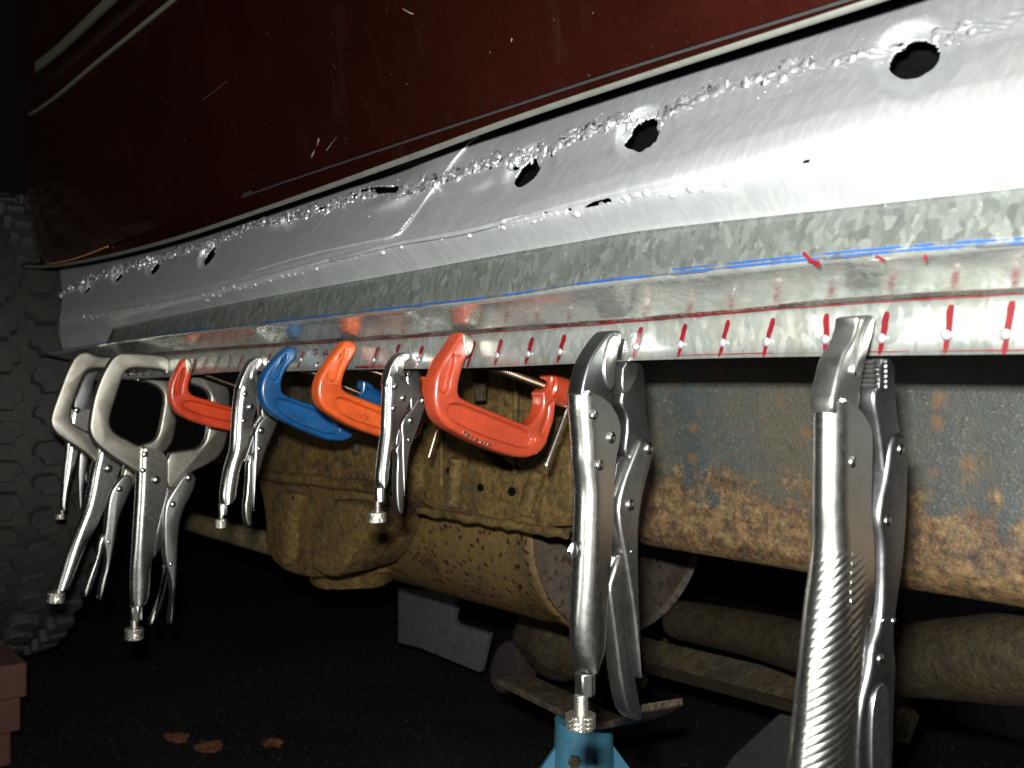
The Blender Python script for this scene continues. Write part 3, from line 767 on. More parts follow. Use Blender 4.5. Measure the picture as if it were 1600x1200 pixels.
# body mount bracket hanging from the rail at its front end
flatpoly('mount_bracket', [(398, 640), (460, 634), (620, 650), (650, 700), (640, 790), (600, 800), (590, 835), (565, 880), (530, 900), (470, 905), (432, 888), (412, 860), (415, 800), (392, 720)], .575, .06, M['mud'], ch=1, noise_amp=.003, bev=.008)
flatpoly('mount_rib', [(470, 770), (420, 768), (425, 860), (440, 890), (455, 880), (450, 800)], .562, .03, M['mud'], ch=2, noise_amp=.004, bev=.008)
flatpoly('rubber_mount', [(505, 782), (560, 786), (590, 800), (575, 830), (545, 872), (528, 902), (498, 900), (482, 880), (484, 845)], .550, .05, M['mud'], ch=1, noise_amp=.003, bev=.006)
c = onY(548, 872, .66)
v, f = tube_geo([c + Vector((0, 0, .03)), c + Vector((0, 0, .004)), c, c + Vector((0, 0, -.006)), c + Vector((0, 0, -.010)), c + Vector((0, 0, -.03)), c + Vector((0, 0, -.036))], [.062, .062, .080, .080, .060, .052, .03], 36)
v = [q + Vector((noise.noise(q * 25), noise.noise(q * 25 + Vector((3, 0, 0))), noise.noise(q * 25 + Vector((0, 5, 0))))) * .004 for q in v]
mk('mount_cup', v, f, M['mud'], truck, 45)
for a, b_ in ((440, 690), (600, 720), (452, 850), (560, 700)):
    c = onY(a, b_, .574); v, f = tube_geo([c + Vector((0, .004, 0)), c + Vector((0, -.005, 0)), c + Vector((0, -.007, 0))], [.0085, .0085, .006], 6); mk('bracket_bolt', v, f, M['mud_dark'], truck, 30)
p0, p1 = onY(405, 742, .566), onY(632, 766, .572); v, f = tube_geo([p0 + (p1 - p0) * k / 16 + Vector((0, 0, .003 * noise.noise(Vector((k * .5, 0, 0))))) for k in range(17)], .007, 10); mk('bracket_seam', v, f, M['mud'], truck, 60)
p0, p1 = onY(655, 797, .583), onY(885, 835, .583); v, f = tube_geo([p0 + (p1 - p0) * k / 20 + Vector((0, 0, .003 * noise.noise(Vector((k * .6, 4, 0))))) for k in range(21)], [.0045 + .002 * noise.noise(Vector((k * .8, 9, 0))) for k in range(21)], 10); mk('bracket_seam', v, f, M['mud'], truck, 60)
flatpoly('bracket_plate', [(640, 690), (700, 640), (745, 700), (762, 722), (790, 738), (815, 728), (850, 700), (888, 690), (896, 790), (880, 835), (640, 800)], .588, .02, M['mud'], ch=1, noise_amp=.002, bev=.003)
for a, b_, r in ((749, 762, 6), (798, 768, 7), (700, 735, 5)):
    c = onY(a, b_, .5855); v, f = tube_geo([c, c + Vector((0, .004, 0))], r * mpp(c), 14); mk('bracket_hole', v, f, M['black'], truck)
for a, b_, c_, d in ((715, 716, 708, 790), (842, 735, 820, 800), (690, 575, 690, 760), (806, 575, 805, 740)):
    w = .0075 if a in (715, 842) else .0025; p0, p1 = onY(a, b_, .585), onY(c_, d, .585); v, f = tube_geo([p0 + (p1 - p0) * k / 10 + Vector((noise.noise(Vector((k, a, 0))) * w * .3, 0, 0)) for k in range(11)], [w * (1 + .3 * noise.noise(Vector((k * .7, a, 1)))) for k in range(11)], 12)
    mk('bracket_rib', v, f, M['mud'], truck, 60)
c = onY(750, 575, .56); v, f = tube_geo([c + Vector((0, 0, .02)), c, c + Vector((0, 0, -.012)), c + Vector((0, 0, -.0125)), c + Vector((0, 0, -.03))], [.008, .008, .009, .0065, .006], 12); mk('mount_bolt', v, f, M['mud_dark'], truck, 40)
flatpoly('body_mount_post', [(812, 578), (790, 620), (778, 680), (786, 722), (800, 732), (815, 725), (830, 660), (850, 600), (858, 576)], .62, .05, M['pipe'], ch=2, bev=.012, noise_amp=.003)
flatpoly('cross_bracket', [(440, 600), (480, 598), (640, 640), (640, 665), (560, 650), (440, 630)], .63, .02, M['mud_dark'], ch=1, noise_amp=.003)
for k in range(4):
    c = onY(470 + k * 28, 618 + k * 6, .60); v, f = box_geo(c, (.006, .03, .03)); mk('bracket_fin', v, f, M['mud_dark'], truck)
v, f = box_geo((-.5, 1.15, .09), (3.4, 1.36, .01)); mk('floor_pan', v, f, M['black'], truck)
# transmission support pipe at the left
p0, p1 = onY(262, 806, .72), onY(470, 862, .66); v, f = tube_geo([p0 + (p1 - p0) * k / 8 for k in range(9)], .017, 20); mk('torsion_bar', v, f, M['tan_pipe'], truck)
# muffler
def muffler():
    cx, Y0, z0 = -.70, .765, -.150; ry, rz = .135, .118; n = 56
    prof = [(-1.22, .55), (-1.21, .85), (-1.18, .97), (-1.15, 1.0)] + [(-1.15 + .44 * k / 10, 1.0) for k in range(1, 11)] + [(-.706, 1.012), (-.698, 1.012), (-.695, .99)]
    v = []; f = []
    for X, s in prof:
        for k in range(n):
            t = 2 * math.pi * k / n; v.append((X, Y0 + ry * s * math.cos(t), z0 + rz * s * math.sin(t)))
    for i in range(len(prof) - 1):
        for k in range(n):
            l = (k + 1) % n; f.append([i * n + k, i * n + l, (i + 1) * n + l, (i + 1) * n + k])
    body = mk('muffler', v, f, M['muffler'], truck, 50)
    v = []; f = []; pr = [(-.693, 1.0), (-.699, .965), (-.697, .7), (-.696, .4), (-.696, .02)]
    for X, s in pr:
        for k in range(n):
            t = 2 * math.pi * k / n; v.append((X, Y0 + ry * s * math.cos(t), z0 + rz * s * math.sin(t)))
    for i in range(len(pr) - 1):
        for k in range(n):
            l = (k + 1) % n; f.append([i * n + k, i * n + l, (i + 1) * n + l, (i + 1) * n + k])
    mk('muffler_end', v, f, M['muffler_end'], body, 50, 'grey pitted end plate of the muffler')
muffler()
def pxtube(name, pts, rpx, mat, parent=truck, n=20, lab=None):
    P = [onY(a, b_, Y) for a, b_, Y in pts]; Q = []
    for i in range(len(P) - 1):
        a = P[max(i - 1, 0)]; d = P[min(i + 2, len(P) - 1)]
        for k in range(6): Q.append(Vector([cr(a[c], P[i][c], P[i + 1][c], d[c], k / 6) for c in range(3)]))
    Q.append(P[-1]); rr = rpx if hasattr(rpx, '__len__') else [rpx] * len(P)
    rad = [interp(list(enumerate(rr)), i / 6) * mpp(q) for i, q in enumerate(Q)]
    v, f = tube_geo(Q, rad, n); return mk(name, v, f, mat, parent, 60, lab)
pxtube('exhaust_pipe', [(1060, 968, .86), (1180, 992, .82), (1330, 1030, .76), (1480, 1030, .72), (1650, 1028, .70), (2300, 1015, .70)], [30, 36, 46, 62, 74, 78], M['pipe'])
pxtube('brake_line_tube', [(985, 1042, .95), (1010, 1030, .95), (1040, 1000, .95)], 4, M['pipe'])
p0, p1 = onY(985, 1018, .88), onY(1420, 1128, .88)
v, f = tube_geo([p0, p1], .021, 4); mk('cross_bar', v, f, M['mud_dark'], truck, 20)
# differential lump under the muffler
c = onY(900, 985, 1.0); lumpy('gearbox_housing', c, (.09, .09, .07), M['mud_dark'], .2, 2, 13)
c = onY(985, 1040, 1.02); v, f = tube_geo([c, c + Vector((.02, -.03, 0))], .03, 20); mk('gearbox_flange', v, f, M['mud_dark'], truck)

# --- tyres
def wheel(name, cx, y0, w, cz, rad, parent, mat):
    org = Vector((cx, y0 + w / 2, cz))
    base = MB(); n = 96
    prof = [(-.5, .62), (-.5, .80), (-.485, .92), (-.44, .952), (0, .955), (.44, .952), (.485, .92), (.5, .80), (.5, .62), (.3, .60), (-.3, .60)]
    v = []; f = []
    for k in range(n):
        t = 2 * math.pi * k / n
        for a, r in prof: v.append(org + Vector((math.cos(t) * r * rad, a * w, math.sin(t) * r * rad)))
    m = len(prof)
    for k in range(n):
        l = (k + 1) % n
        for j in range(m): f.append([k * m + j, k * m + (j + 1) % m, l * m + (j + 1) % m, l * m + j])
    o = mk(name, v, f, mat, parent, 40)
    tb = MB(); NB = 48; cols = 5
    for k in range(NB):
        for c in range(cols):
            t0 = 2 * math.pi * (k + (.5 if c % 2 else 0) + .06 * math.sin(k * 3.1 + c)) / NB; dt = 2 * math.pi / NB * (.60 + .10 * math.sin(k * 2.3 + c * 1.7)); yc = (c - (cols - 1) / 2) / cols * .98; hw = .074
            pg = [(-.5, -.8), (-.15, -1), (.15, -.9), (.25, -.5), (.55, -.35), (.5, .7), (.2, 1), (-.1, .95), (-.22, .5), (-.55, .35)]
            if c % 2: pg = [(a, -b_) for a, b_ in pg][::-1]
            vv = []; edge = (c in (0, cols - 1))
            for r, s in ((.945, 1.04), (.996, 1.0), (1.0, .93)):
                for a, b_ in pg:
                    t = t0 + a * dt * s; y = (yc + b_ * hw * s)
                    rr = r - (.018 if abs(y) > .42 else 0) * (abs(y) - .42) / .08
                    vv.append(org + Vector((math.cos(t) * rr * rad, y * w, math.sin(t) * rr * rad)))
            ff = []; q = len(pg)
            for r in range(2):
                for i in range(q): ff.append([r * q + i, r * q + (i + 1) % q, (r + 1) * q + (i + 1) % q, (r + 1) * q + i])
            ff.append([2 * q + i for i in range(q)]); tb.add(vv, ff)
    tb.build('tread', mat, o, 30)
    v, f = tube_geo([org + Vector((0, -w * .28, 0)), org + Vector((0, -w * .2, 0)), org + Vector((0, w * .3, 0))], [.58 * rad, .61 * rad, .61 * rad], 40); mk('rim', v, f, M['dark_steel'], o)
    return o
wheel('front_wheel', -1.86, .20, .29, -.07, .40, truck, M['tyre'])
wheel('rear_wheel', -.55, 1.42, .26, -.36, .34, truck, M['tyre'])

# ------------------------------------------------------------------ floor and things on it
v, f = [], []
n = 60
for i in range(n + 1):
    for j in range(n + 1):
        x, y = -6 + 10 * i / n, -3 + 10 * j / n; v.append((x, y, FLOOR_Z + .004 * noise.noise(Vector((x * 3, y * 3, 0)))))
for i in range(n):
    for j in range(n): f.append([i * (n + 1) + j, (i + 1) * (n + 1) + j, (i + 1) * (n + 1) + j + 1, i * (n + 1) + j + 1])
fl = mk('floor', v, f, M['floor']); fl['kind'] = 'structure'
def floorpt(px, py):
    az = math.atan((px - 800) / F); dep = F * (-FLOOR_Z) / (py - 600); rt = (px - 800) / F * dep
    return Vector((rt * cs - dep * sn, rt * sn + dep * cs, FLOOR_Z))
for (a, b_, s, lab) in ((276, 1158, .018, 'small orange dry leaf on the dark floor, farthest from the blue stand'), (326, 1173, .020, 'orange dry leaf on the dark floor, nearest to the viewer'), (425, 1166, .014, 'dull brown dry leaf on the floor, closest to the blue stand')):
    p = floorpt(a, b_) + Vector((0, 0, .006)); v, f = blob(p, s * 1.15, (1.0, .8, .12), 18, 8, seed=a)
    v = [q + Vector((0, 0, .006 * noise.noise(q * 90))) for q in v]
    o = mk('dry_leaf', v, f, M['leaf']); o['label'] = lab; o['category'] = 'leaf'; o['group'] = 'dry leaves on the floor'
# reddish blocks at the lower left
az_ = math.atan((45 - 800) / F); bx = Vector(((45 - 800) / F * 1.3 * cs - 1.3 * sn, (45 - 800) / F * 1.3 * sn + 1.3 * cs, FLOOR_Z))
labs = ['reddish brown block at the bottom of the stack beside the front tyre', 'reddish brown block in the middle of the stack beside the front tyre', 'reddish brown block on top of the stack beside the front tyre']
for k in range(3):
    v, f = box_geo(bx + Vector((-.075 + (0, .006, .012)[k], -.11 - (.02, .008, 0)[k], .0245 + k * .048)), (.12, .22, .0465), R(4 - k * 3)); o = bevel(mk('block', v, f, M['brick'], None, 0), .003)
    o['label'] = labs[k]; o['category'] = 'block'; o['group'] = 'stacked blocks by the tyre'
# pale board standing in the dark
o = flatpoly('grey_board', [(622, 918), (714, 928), (706, 968), (712, 976), (762, 990), (748, 1050), (655, 1012), (622, 1004)], .96, .012, M['board'], None, 0, bev=.001)
o['label'] = 'pale grey notched board standing in the dark beyond the muffler'; o['category'] = 'board'
o = flatpoly('brown_post', [(782, 1000), (806, 1010), (812, 1050), (800, 1095), (766, 1075), (764, 1040)], .94, .04, M['post'], None, 1)
o['label'] = 'dark reddish brown post behind the axle stand'; o['category'] = 'post'
o = flatpoly('leaning_sheet', [(1240, 1095), (1260, 1140), (1262, 1400), (1010, 1400), (1130, 1195), (1190, 1140)], .98, .01, M['grey_panel'], None, 1, bev=.002)
o['label'] = 'dull grey green sheet leaning in the dark behind the large locking pliers'; o['category'] = 'panel'

# axle stand
base = onY(912, 1130, .66); stand = thing('axle_stand', 'scuffed light blue axle stand with worn steel saddle below the muffler', 'axle stand', (base.x, base.y, FLOOR_Z))
top = base.z + .004
def ring_tube(name, c, z0, z1, r0, r1, mat, par, n=28):
    v, f = tube_geo([(c.x, c.y, z0), (c.x, c.y, z0 + (z1 - z0) * .5), (c.x, c.y, z1)], [r0, (r0 + r1) / 2, r1], n); return mk(name, v, f, mat, par)
ring_tube('post', base, top - .13, top, .031, .028, M['stand'], stand)
for k in range(4):
    a = R(45 + 90 * k + 12); d = Vector((math.cos(a), math.sin(a), 0)); t = Vector((-d.y, d.x, 0)) * .0025
    pts2 = [(.02, -.02), (.024, -.02), (.10, -.125), (.165, FLOOR_Z - top + .001), (.13, FLOOR_Z - top + .001), (.02, -.13)]
    v = [Vector((base.x, base.y, top)) + d * p + Vector((0, 0, q)) + s * t for s in (-1, 1) for p, q in pts2]; q = len(pts2)
    f = [list(range(q))[::-1], [q + i for i in range(q)]] + [[i, (i + 1) % q, q + (i + 1) % q, q + i] for i in range(q)]
    mk('leg', v, f, M['stand'], stand, 0)
# saddle: a dished bar with upturned ends
v = []; f = []; K = 16
pl = onY(800, 1066, .68); prr = onY(1036, 1108, .60); mid = Vector((base.x, base.y, top + .002))
for k in range(K + 1):
    t = k / K * 2 - 1; e = pl if t < 0 else prr; p = mid.lerp(Vector((e.x, e.y, mid.z)), abs(t)); p.z = mid.z + (e.z - mid.z) * abs(t) ** 1.7
    for dy, dz in ((-.02, 0), (.02, 0), (.02, .007), (-.02, .007)):
        dd = (prr - pl); dd.z = 0; dd.normalize(); nn = Vector((-dd.y, dd.x, 0)); v.append(p + nn * dy + Vector((0, 0, dz)))
for k in range(K):
    for j in range(4): f.append([k * 4 + j, k * 4 + (j + 1) % 4, (k + 1) * 4 + (j + 1) % 4, (k + 1) * 4 + j])
f.append([3, 2, 1, 0]); f.append([K * 4 + j for j in range(4)])
bevel(mk('saddle', v, f, M['saddle'], stand, 30), .0015)
c = Vector((base.x + .012, base.y - .023, top - .03)); v, f = tube_geo([c, c + Vector((.004, -.006, 0))], .006, 6); mk('bolt', v, f, M['saddle'], stand, 20)

# ------------------------------------------------------------------ locking pliers
def handle(name, st, Xc, w, mat, parent, rb=.85, ell_from=.6, w_end=None, ridge=None, dense=3, q4=1):
    """st: list of (y, left, right) silhouette measurements; rounded-back channel that turns into a round pipe"""
    n = 44 * q4; v = []; rows = []
    ys = [s[0] for s in st]; Ls = [(s[0], s[1]) for s in st]; Rs = [(s[0], s[2]) for s in st]
    K = max(24, int((ys[-1] - ys[0]) / 9 * dense))
    for i in range(K + 1):
        t = i / K; y = ys[0] + (ys[-1] - ys[0]) * t; L, Rr = interp(Ls, y), interp(Rs, y); ww = w if w_end is None else w + (w_end - w) * min(1, max(0, (t - .25) / .5))
        e = min(1, max(0, (t - ell_from) / .25)); e = e * e * (3 - 2 * e)
        c = onX(L, y, Xc); z = c.z; Y0, Y1 = c.y, onX(Rr, y, Xc).y
        for it in range(6):
            a = ww / 2; b_ = (Y1 - Y0) / 2; ym = (Y0 + Y1) / 2; rho = min(a * rb, 2 * b_ * .9); sec = []
            for k in range(n):
                kk = k; k = k / q4
                if k < 22:   # back arc
                    u = math.pi * min(k, 21) / 21; p1 = (-a * math.cos(u), Y0 + rho * (1 - math.sin(u)))
                elif k < 28: s = (k - 21) / 7; p1 = (a, Y0 + rho + (Y1 - Y0 - rho) * s)
                elif k < 38: s = (k - 28) / 9; p1 = (a - 2 * a * s, Y1)
                else: s = (k - 37) / 7; p1 = (-a, Y1 - (Y1 - Y0 - rho) * s)
                u = math.pi + math.pi * k / 21 if k < 21 else 2 * math.pi * 1.0 + math.pi * (k - 21) / 23
                u -= 0; p2 = (a * math.cos(u), ym + b_ * math.sin(u))
                sec.append((p1[0] * (1 - e) + p2[0] * e, p1[1] * (1 - e) + p2[1] * e))
            pxs = [pix((Xc + q[0], q[1], z))[0] for q in sec]
            dp = abs(Xc) * F / (Y0 * cs - Xc * sn)**2
            Y0 += (L - min(pxs)) / dp; Y1 += (Rr - max(pxs)) / dp
            if Y1 - Y0 < .004: Y1 = Y0 + .004
        if ridge and y > ridge[0]:
            s2 = []; fade = min(1, (y - ridge[0]) / 30)
            for k, q in enumerate(sec):
                ph = (y / ridge[1] + k / n * ridge[3]) % 1; kf = k / n * 44; A = ridge[2] * fade * (.05 + 1.1 * max(0, min(1, (26 - kf) / 3)) * max(0, min(1, (kf - 9) / 7))) * (abs(math.sin(ph * math.pi)) ** .8 - .5); dx, dy = q[0], q[1] - ym; l = math.hypot(dx, dy) or 1
                s2.append((q[0] + dx / l * A, q[1] + dy / l * A))
            sec = s2
        rows.append([Vector((Xc + q[0], q[1], onX(800, 600, Xc).z * 0 + z)) for q in sec])
    f = []
    for r in rows: v += r
    for i in range(K):
        for k in range(n):
            l = (k + 1) % n; f.append([i * n + k, i * n + l, (i + 1) * n + l, (i + 1) * n + k][::-1])
    f.append(list(range(n))); f.append([K * n + k for k in range(n)][::-1])
    return mk(name, v, f, mat, parent, 50)
def vtube(name, cx, y0, y1, rpx, X, mat, parent, hexa=False, dx=0.0):
    c0, c1 = onX(cx, y0, X), onX(cx + dx, y1, X); r = rpx * mpp(c0); v, f = tube_geo([c0, c1], r, 6 if hexa else 28)
    o = mk(name, v, f, mat, parent, 30); bevel(o, r * .12); return o
def end_screw(X, parent, nut, thr, knob):
    if nut: vtube('end_nut', *nut, X, M['plier'], parent, True)
    cx, y0, y1, r = thr; c0, c1 = onX(cx, y0, X), onX(cx, y1, X); sc = threaded(c0, c1, r * mpp(c0), r * mpp(c0) * .38, M['knob'], parent, 'adjusting_screw')
    cx, y0, y1, r = knob[:4]; c0, c1 = onX(cx, y0, X), onX(cx + (knob[4] if len(knob) > 4 else 0), y1, X); knurled(c0, c1, r * mpp(c0), M['knob'], sc)
def contact(px): return onY(px, 0, .42).x
def teeth(parent, p0, p1, X, w, n, mat, dep=1.0):
    m = MB()
    for i in range(n):
        t = (i + .5) / n; a = onX(p0[0] + (p1[0] - p0[0]) * t, p0[1] + (p1[1] - p0[1]) * t, X); h = abs(onX(*p0, X).z - onX(*p1, X).z) / n * .42
        v = []
        for s in (-w / 2, w / 2): v += [a + Vector((s, -.002, -h)), a + Vector((s, -.002, h)), a + Vector((s, .0012 * dep, 0))]
        m.add(v, [[0, 1, 2][::-1], [3, 4, 5], [0, 1, 4, 3], [1, 2, 5, 4], [2, 0, 3, 5]])
    m.build('jaw_teeth', mat, parent, 0)

G1 = 'locking pliers gripping the strip'
# (c) large pliers in the middle
X = contact(967); t = thing('locking_pliers', 'large smooth-handled locking pliers right of the big red clamp, above the blue stand', 'pliers', onX(930, 1135, X), G1)
jw = plate('fixed_jaw', [(893, 616), (894, 604), (898, 588), (906, 564), (922, 540), (939, 523), (953, 516), (973, 517), (973, 534), (968, 545), (964, 554), (963, 564), (961, 580), (960, 603), (956, 615), (962, 640), (940, 655), (905, 650)], X, .0125, M['dark_steel'], t, .0016, 1, dx=0)
teeth(jw, (973, 520), (964, 562), X, .010, 9, M['plier_side'])
plate('jaw_liner', [(955, 524), (948, 545), (944, 575), (947, 598), (955, 612), (961, 600), (962, 575), (966, 548), (971, 532), (971, 522)], X, .0015, M['plier_side'], jw, .0005, 1, dx=.0066)
mj = plate('moving_jaw', [(961, 610), (962, 564.5), (997, 564.5), (1005, 566), (1009, 588), (1012, 660), (1021, 687), (1023, 704), (1014, 716), (1000, 718), (967, 716), (969, 660), (965, 644), (957, 630)], X, .0105, M['dark_steel'], t, .002, 1, dx=-.001)
plate('jaw_pad', [(962, 565), (997, 565), (996, 590), (985, 611), (975, 617), (959, 612)], X, .013, M['plier_side'], mj, .001, 1, dx=-.0005)
plate('link', [(966, 712), (992, 718), (980, 750), (969, 790), (970, 830), (975, 850), (957, 905), (950, 900), (955, 820), (958, 767)], X, .006, M['dark_steel'], t, .001, 1)
handle('handle', [(611, 886, 906), (616, 886, 930), (624, 886.5, 945), (640, 887, 959), (665, 889, 969), (692, 891, 968.5), (719, 892, 963), (767, 896, 960), (820, 895, 959), (877, 893, 955), (933, 891, 951), (990, 890, 948), (1024, 892, 945), (1040, 895, 939), (1052, 896, 934)], X, .0185, M['plier'], t, 1.0, .6)
c = onX(898, 860, X + .002); v, f = blob(c + Vector((0, -.001, 0)), .004, (.5, .8, 1.1)); mk('stake_mark', v, f, M['dark_steel'], t)
plate('lever', [(1003, 684), (1016, 688), (1024, 700), (1020, 720), (1007, 767), (999, 820), (999, 860), (1000, 905), (1001, 961), (1004.5, 1018), (1007, 1058), (1003, 1062), (997, 1010), (992, 961), (985, 915), (977, 865), (969, 825), (966, 790), (976, 751), (990, 716)], X, .0150, M['plier_side'], t, .0022, 1)
rl = plate('release_lever', [(970, 862), (957, 903), (952, 918), (957, 955), (964, 1010), (971, 1065), (979, 1108), (990, 1124), (1002, 1127), (1005, 1118), (1001, 1098), (994, 1058), (986, 1016), (980, 972), (984, 930), (978, 890)], X, .0115, M['plier_side'], t, .002, 1, dx=.001)
for a, b_, r in ((928, 649, 8.5), (955, 684, 10), (936.5, 727, 9.3)): rivet(a, b_, X + .0092, r, M['rivet'], t)
for a, b_, r in ((1014, 701, 10), (984.5, 789, 10), (987, 862, 3.2)): rivet(a, b_, X + .0075, r, M['rivet'], t)
end_screw(X, t, (914, 1050, 1086, 17), (908, 1085, 1117, 11.5), (907, 1115, 1138, 24))

# (b) small pliers between the clamps
X = contact(636); t = thing('locking_pliers', 'smallest shiny locking pliers hanging between the orange and the big red clamp', 'pliers', onX(600, 815, X), G1)
jw = plate('fixed_jaw', [(597, 596), (600, 586), (604, 573), (612, 560), (623, 552), (637, 550), (641, 554), (635, 561), (632, 570), (631, 580), (634, 592), (640, 600), (620, 612), (600, 605)], X, .009, M['plier_side'], t, .0012, 1)
plate('jaw_liner', [(626, 556), (620, 570), (621, 583), (627, 588), (633, 588), (631, 578), (633, 566), (641, 558), (638, 552)], X, .0012, M['plier'], jw, .0004, 1, dx=.0049)
mj = plate('moving_jaw', [(632, 579.5), (650, 579), (657, 580), (658, 589), (657, 607), (662, 618), (667, 626), (666, 634), (655, 645), (638, 645), (636, 620), (630, 600)], X, .008, M['plier_side'], t, .0015, 1)
plate('jaw_pad', [(632, 581), (648, 580), (644, 588), (637, 590), (632, 588)], X, .0092, M['dark_steel'], mj, .0006, 1, dx=.0006)
plate('link', [(640, 640), (655, 640), (640, 655), (632, 668), (630, 686), (621, 700), (618, 700), (622, 670)], X, .004, M['dark_steel'], t, .0008, 1)
handle('handle', [(588, 597, 612), (594, 596.5, 630), (604, 596, 641), (612, 596, 643.5), (624, 595.5, 642), (640, 595, 635), (654, 594.5, 628), (671, 594, 623), (689, 592, 618), (703, 590, 612), (738, 586, 608), (755, 585.5, 606), (762, 587, 602)], X, .0122, M['plier'], t, .95, .55)
plate('lever', [(655, 620), (664, 620), (667, 630), (660, 652), (653, 673), (646, 689), (640, 708), (637, 738), (635, 776), (632, 776), (630, 740), (629, 700), (629, 684), (626.5, 666), (632, 652), (642, 643)], X, .0095, M['plier_side'], t, .0014, 1)
plate('release_lever', [(630, 685), (618, 703), (622, 712), (620, 750), (621, 785), (624, 803), (630, 804), (632, 790), (630, 750), (629, 715)], X, .0075, M['plier_side'], t, .0012, 1, dx=.001)
for a, b_, r in ((617, 604, 5.5), (630, 622, 5.2), (615, 638, 5.5)): rivet(a, b_, X + .0061, r, M['rivet'], t)
for a, b_, r in ((661.5, 626, 5.2), (642, 657, 5.5), (639, 687, 3)): rivet(a, b_, X + .0048, r, M['rivet'], t)
end_screw(X, t, (593, 762, 784, 7.5), (590, 783, 802, 4.5), (589, 800, 816, 14.3))

# (a) pliers by the blue clamp
X = contact(405); t = thing('locking_pliers', 'slim locking pliers with tilted handle hanging just left of the blue clamp', 'pliers', onX(360, 825, X), G1)
jw = plate('fixed_jaw', [(368, 606), (370, 599), (373, 590), (385, 567), (395, 560), (405, 557), (411, 559), (409, 570), (402, 582), (400, 594), (403, 604), (400, 618), (385, 618), (372, 612)], X, .011, M['plier_side'], t, .0014, 1)
plate('jaw_liner', [(404, 560), (398, 570), (393, 582), (392, 592), (397, 595), (402, 585), (409, 568), (410, 561)], X, .0018, M['plier'], jw, .0006, 1, dx=.006)
plate('moving_jaw', [(400, 586), (414, 583), (424, 600), (428, 640), (437, 652), (425, 668), (405, 655), (403, 630)], X, .010, M['plier_side'], t, .0018, 1)
handle('handle', [(602, 368, 380), (608, 366, 392), (616, 365, 399), (626, 363.5, 402), (640, 362, 400), (670, 360, 392), (690, 359, 388), (705, 357, 384), (720, 352.5, 380), (735, 348.5, 375.5), (765, 343.5, 370.5), (780, 342.5, 368), (787, 343.5, 362)], X, .0160, M['plier'], t, .95, .5)
plate('link', [(412, 650), (400, 668), (392, 690), (384, 715), (380, 722), (388, 722), (397, 705), (401, 690)], X, .005, M['dark_steel'], t, .0008, 1)
plate('lever', [(420, 643), (436, 648), (434, 662), (425, 682), (415, 706), (408, 730), (401, 752), (400, 799), (396, 799), (396, 745), (399, 700), (399, 668)], X, .0125, M['plier_side'], t, .0018, 1)
plate('release_lever', [(397, 708), (389, 713), (387, 765), (383, 792), (385, 817), (390, 824), (394, 820), (393, 805), (396, 770)], X, .0085, M['plier'], t, .0013, 1, dx=.001)
for a, b_, r in ((382.5, 615.5, 5), (391, 636, 6), (380.5, 657.5, 4.6)): rivet(a, b_, X + .0080, r, M['rivet'], t)
for a, b_, r in ((408, 672.5, 6), (405, 701, 3.6)): rivet(a, b_, X + .0063, r, M['rivet'], t)
p0, p1 = onX(396, 668, X), onX(409, 648, X); threaded(p0, p1, .0030, .0018, M['plier_side'], t, 'spring', .35)
end_screw(X, t, (348, 787, 805, 6.5), (346, 803, 813, 4), (345, 811, 825, 9))

# (d) big pliers at the right
X = contact(1368); t = thing('locking_pliers', 'nearest and biggest locking pliers with a ridged handle, far right', 'pliers', onX(1300, 1330, X), G1)
jw = plate('fixed_jaw', [(1277, 626), (1277, 615), (1284, 585), (1294, 553), (1309, 532), (1322, 502), (1330, 494), (1355, 492), (1369, 492), (1367, 515), (1358, 548), (1350, 580), (1346, 605), (1345, 643), (1330, 655), (1290, 650)], X, .0120, M['plier_side'], t, .0018, 1)
plate('jaw_liner', [(1362, 493), (1350, 520), (1340, 555), (1334, 578), (1338, 590), (1347, 588), (1354, 560), (1362, 530), (1367, 505), (1368, 494)], X, .003, M['plier'], jw, .0012, 2, dx=.0066)
mj = plate('moving_jaw', [(1360, 560), (1398, 560), (1401, 605), (1404, 655), (1410, 680), (1412, 740), (1404, 800), (1372, 800), (1360, 720), (1352, 662), (1347, 640), (1347, 607), (1358, 605)], X, .0105, M['dark_steel'], t, .002, 1)
teeth(mj, (1361, 563), (1358, 606), X, .011, 6, M['plier_side'], -2.0)
mm = MB()
for r_ in range(6):
    for c_ in range(2):
        c = onX(1366 + c_ * 19, 564 + r_ * 8, X + .0053); v, f = box_geo(c, (.0012, .0014, .0013)); mm.add(v, f)
mm.build('jaw_notches', M['dark_steel'], mj, 0)
plate('link', [(1372, 790), (1384, 790), (1386, 850), (1384, 970), (1374, 1040), (1360, 1060), (1362, 980), (1368, 900)], X, .006, M['dark_steel'], t, .0015, 1)
handle('handle', [(624, 1269, 1318), (632, 1269, 1334), (643, 1269, 1345), (660, 1269, 1356), (680, 1269, 1363), (742, 1268.5, 1363), (800, 1268, 1362), (861, 1267, 1366), (907, 1262, 1367), (953, 1256, 1365), (1015, 1250, 1354), (1061, 1246, 1349), (1107, 1241, 1344), (1185, 1233, 1338), (1290, 1226, 1334), (1310, 1230, 1328)], X, .0165, M['plier'], t, 1.1, .42, .0245, ridge=(858, 15.0, .00028, 13.0), dense=26, q4=4)
plate('lever', [(1399, 681), (1408, 674), (1418, 680), (1421, 700), (1421, 745), (1419, 815), (1412, 892), (1403, 953), (1399, 985), (1400, 1015), (1403, 1046), (1399, 1107), (1398, 1185), (1394, 1240), (1345, 1240), (1340, 1185), (1346, 1107), (1363, 1046), (1365, 1015), (1378, 978), (1382, 930), (1382, 850), (1376, 815), (1379, 786), (1389, 742), (1393, 702)], X, .0145, M['dark_steel'], t, .0028, 1)
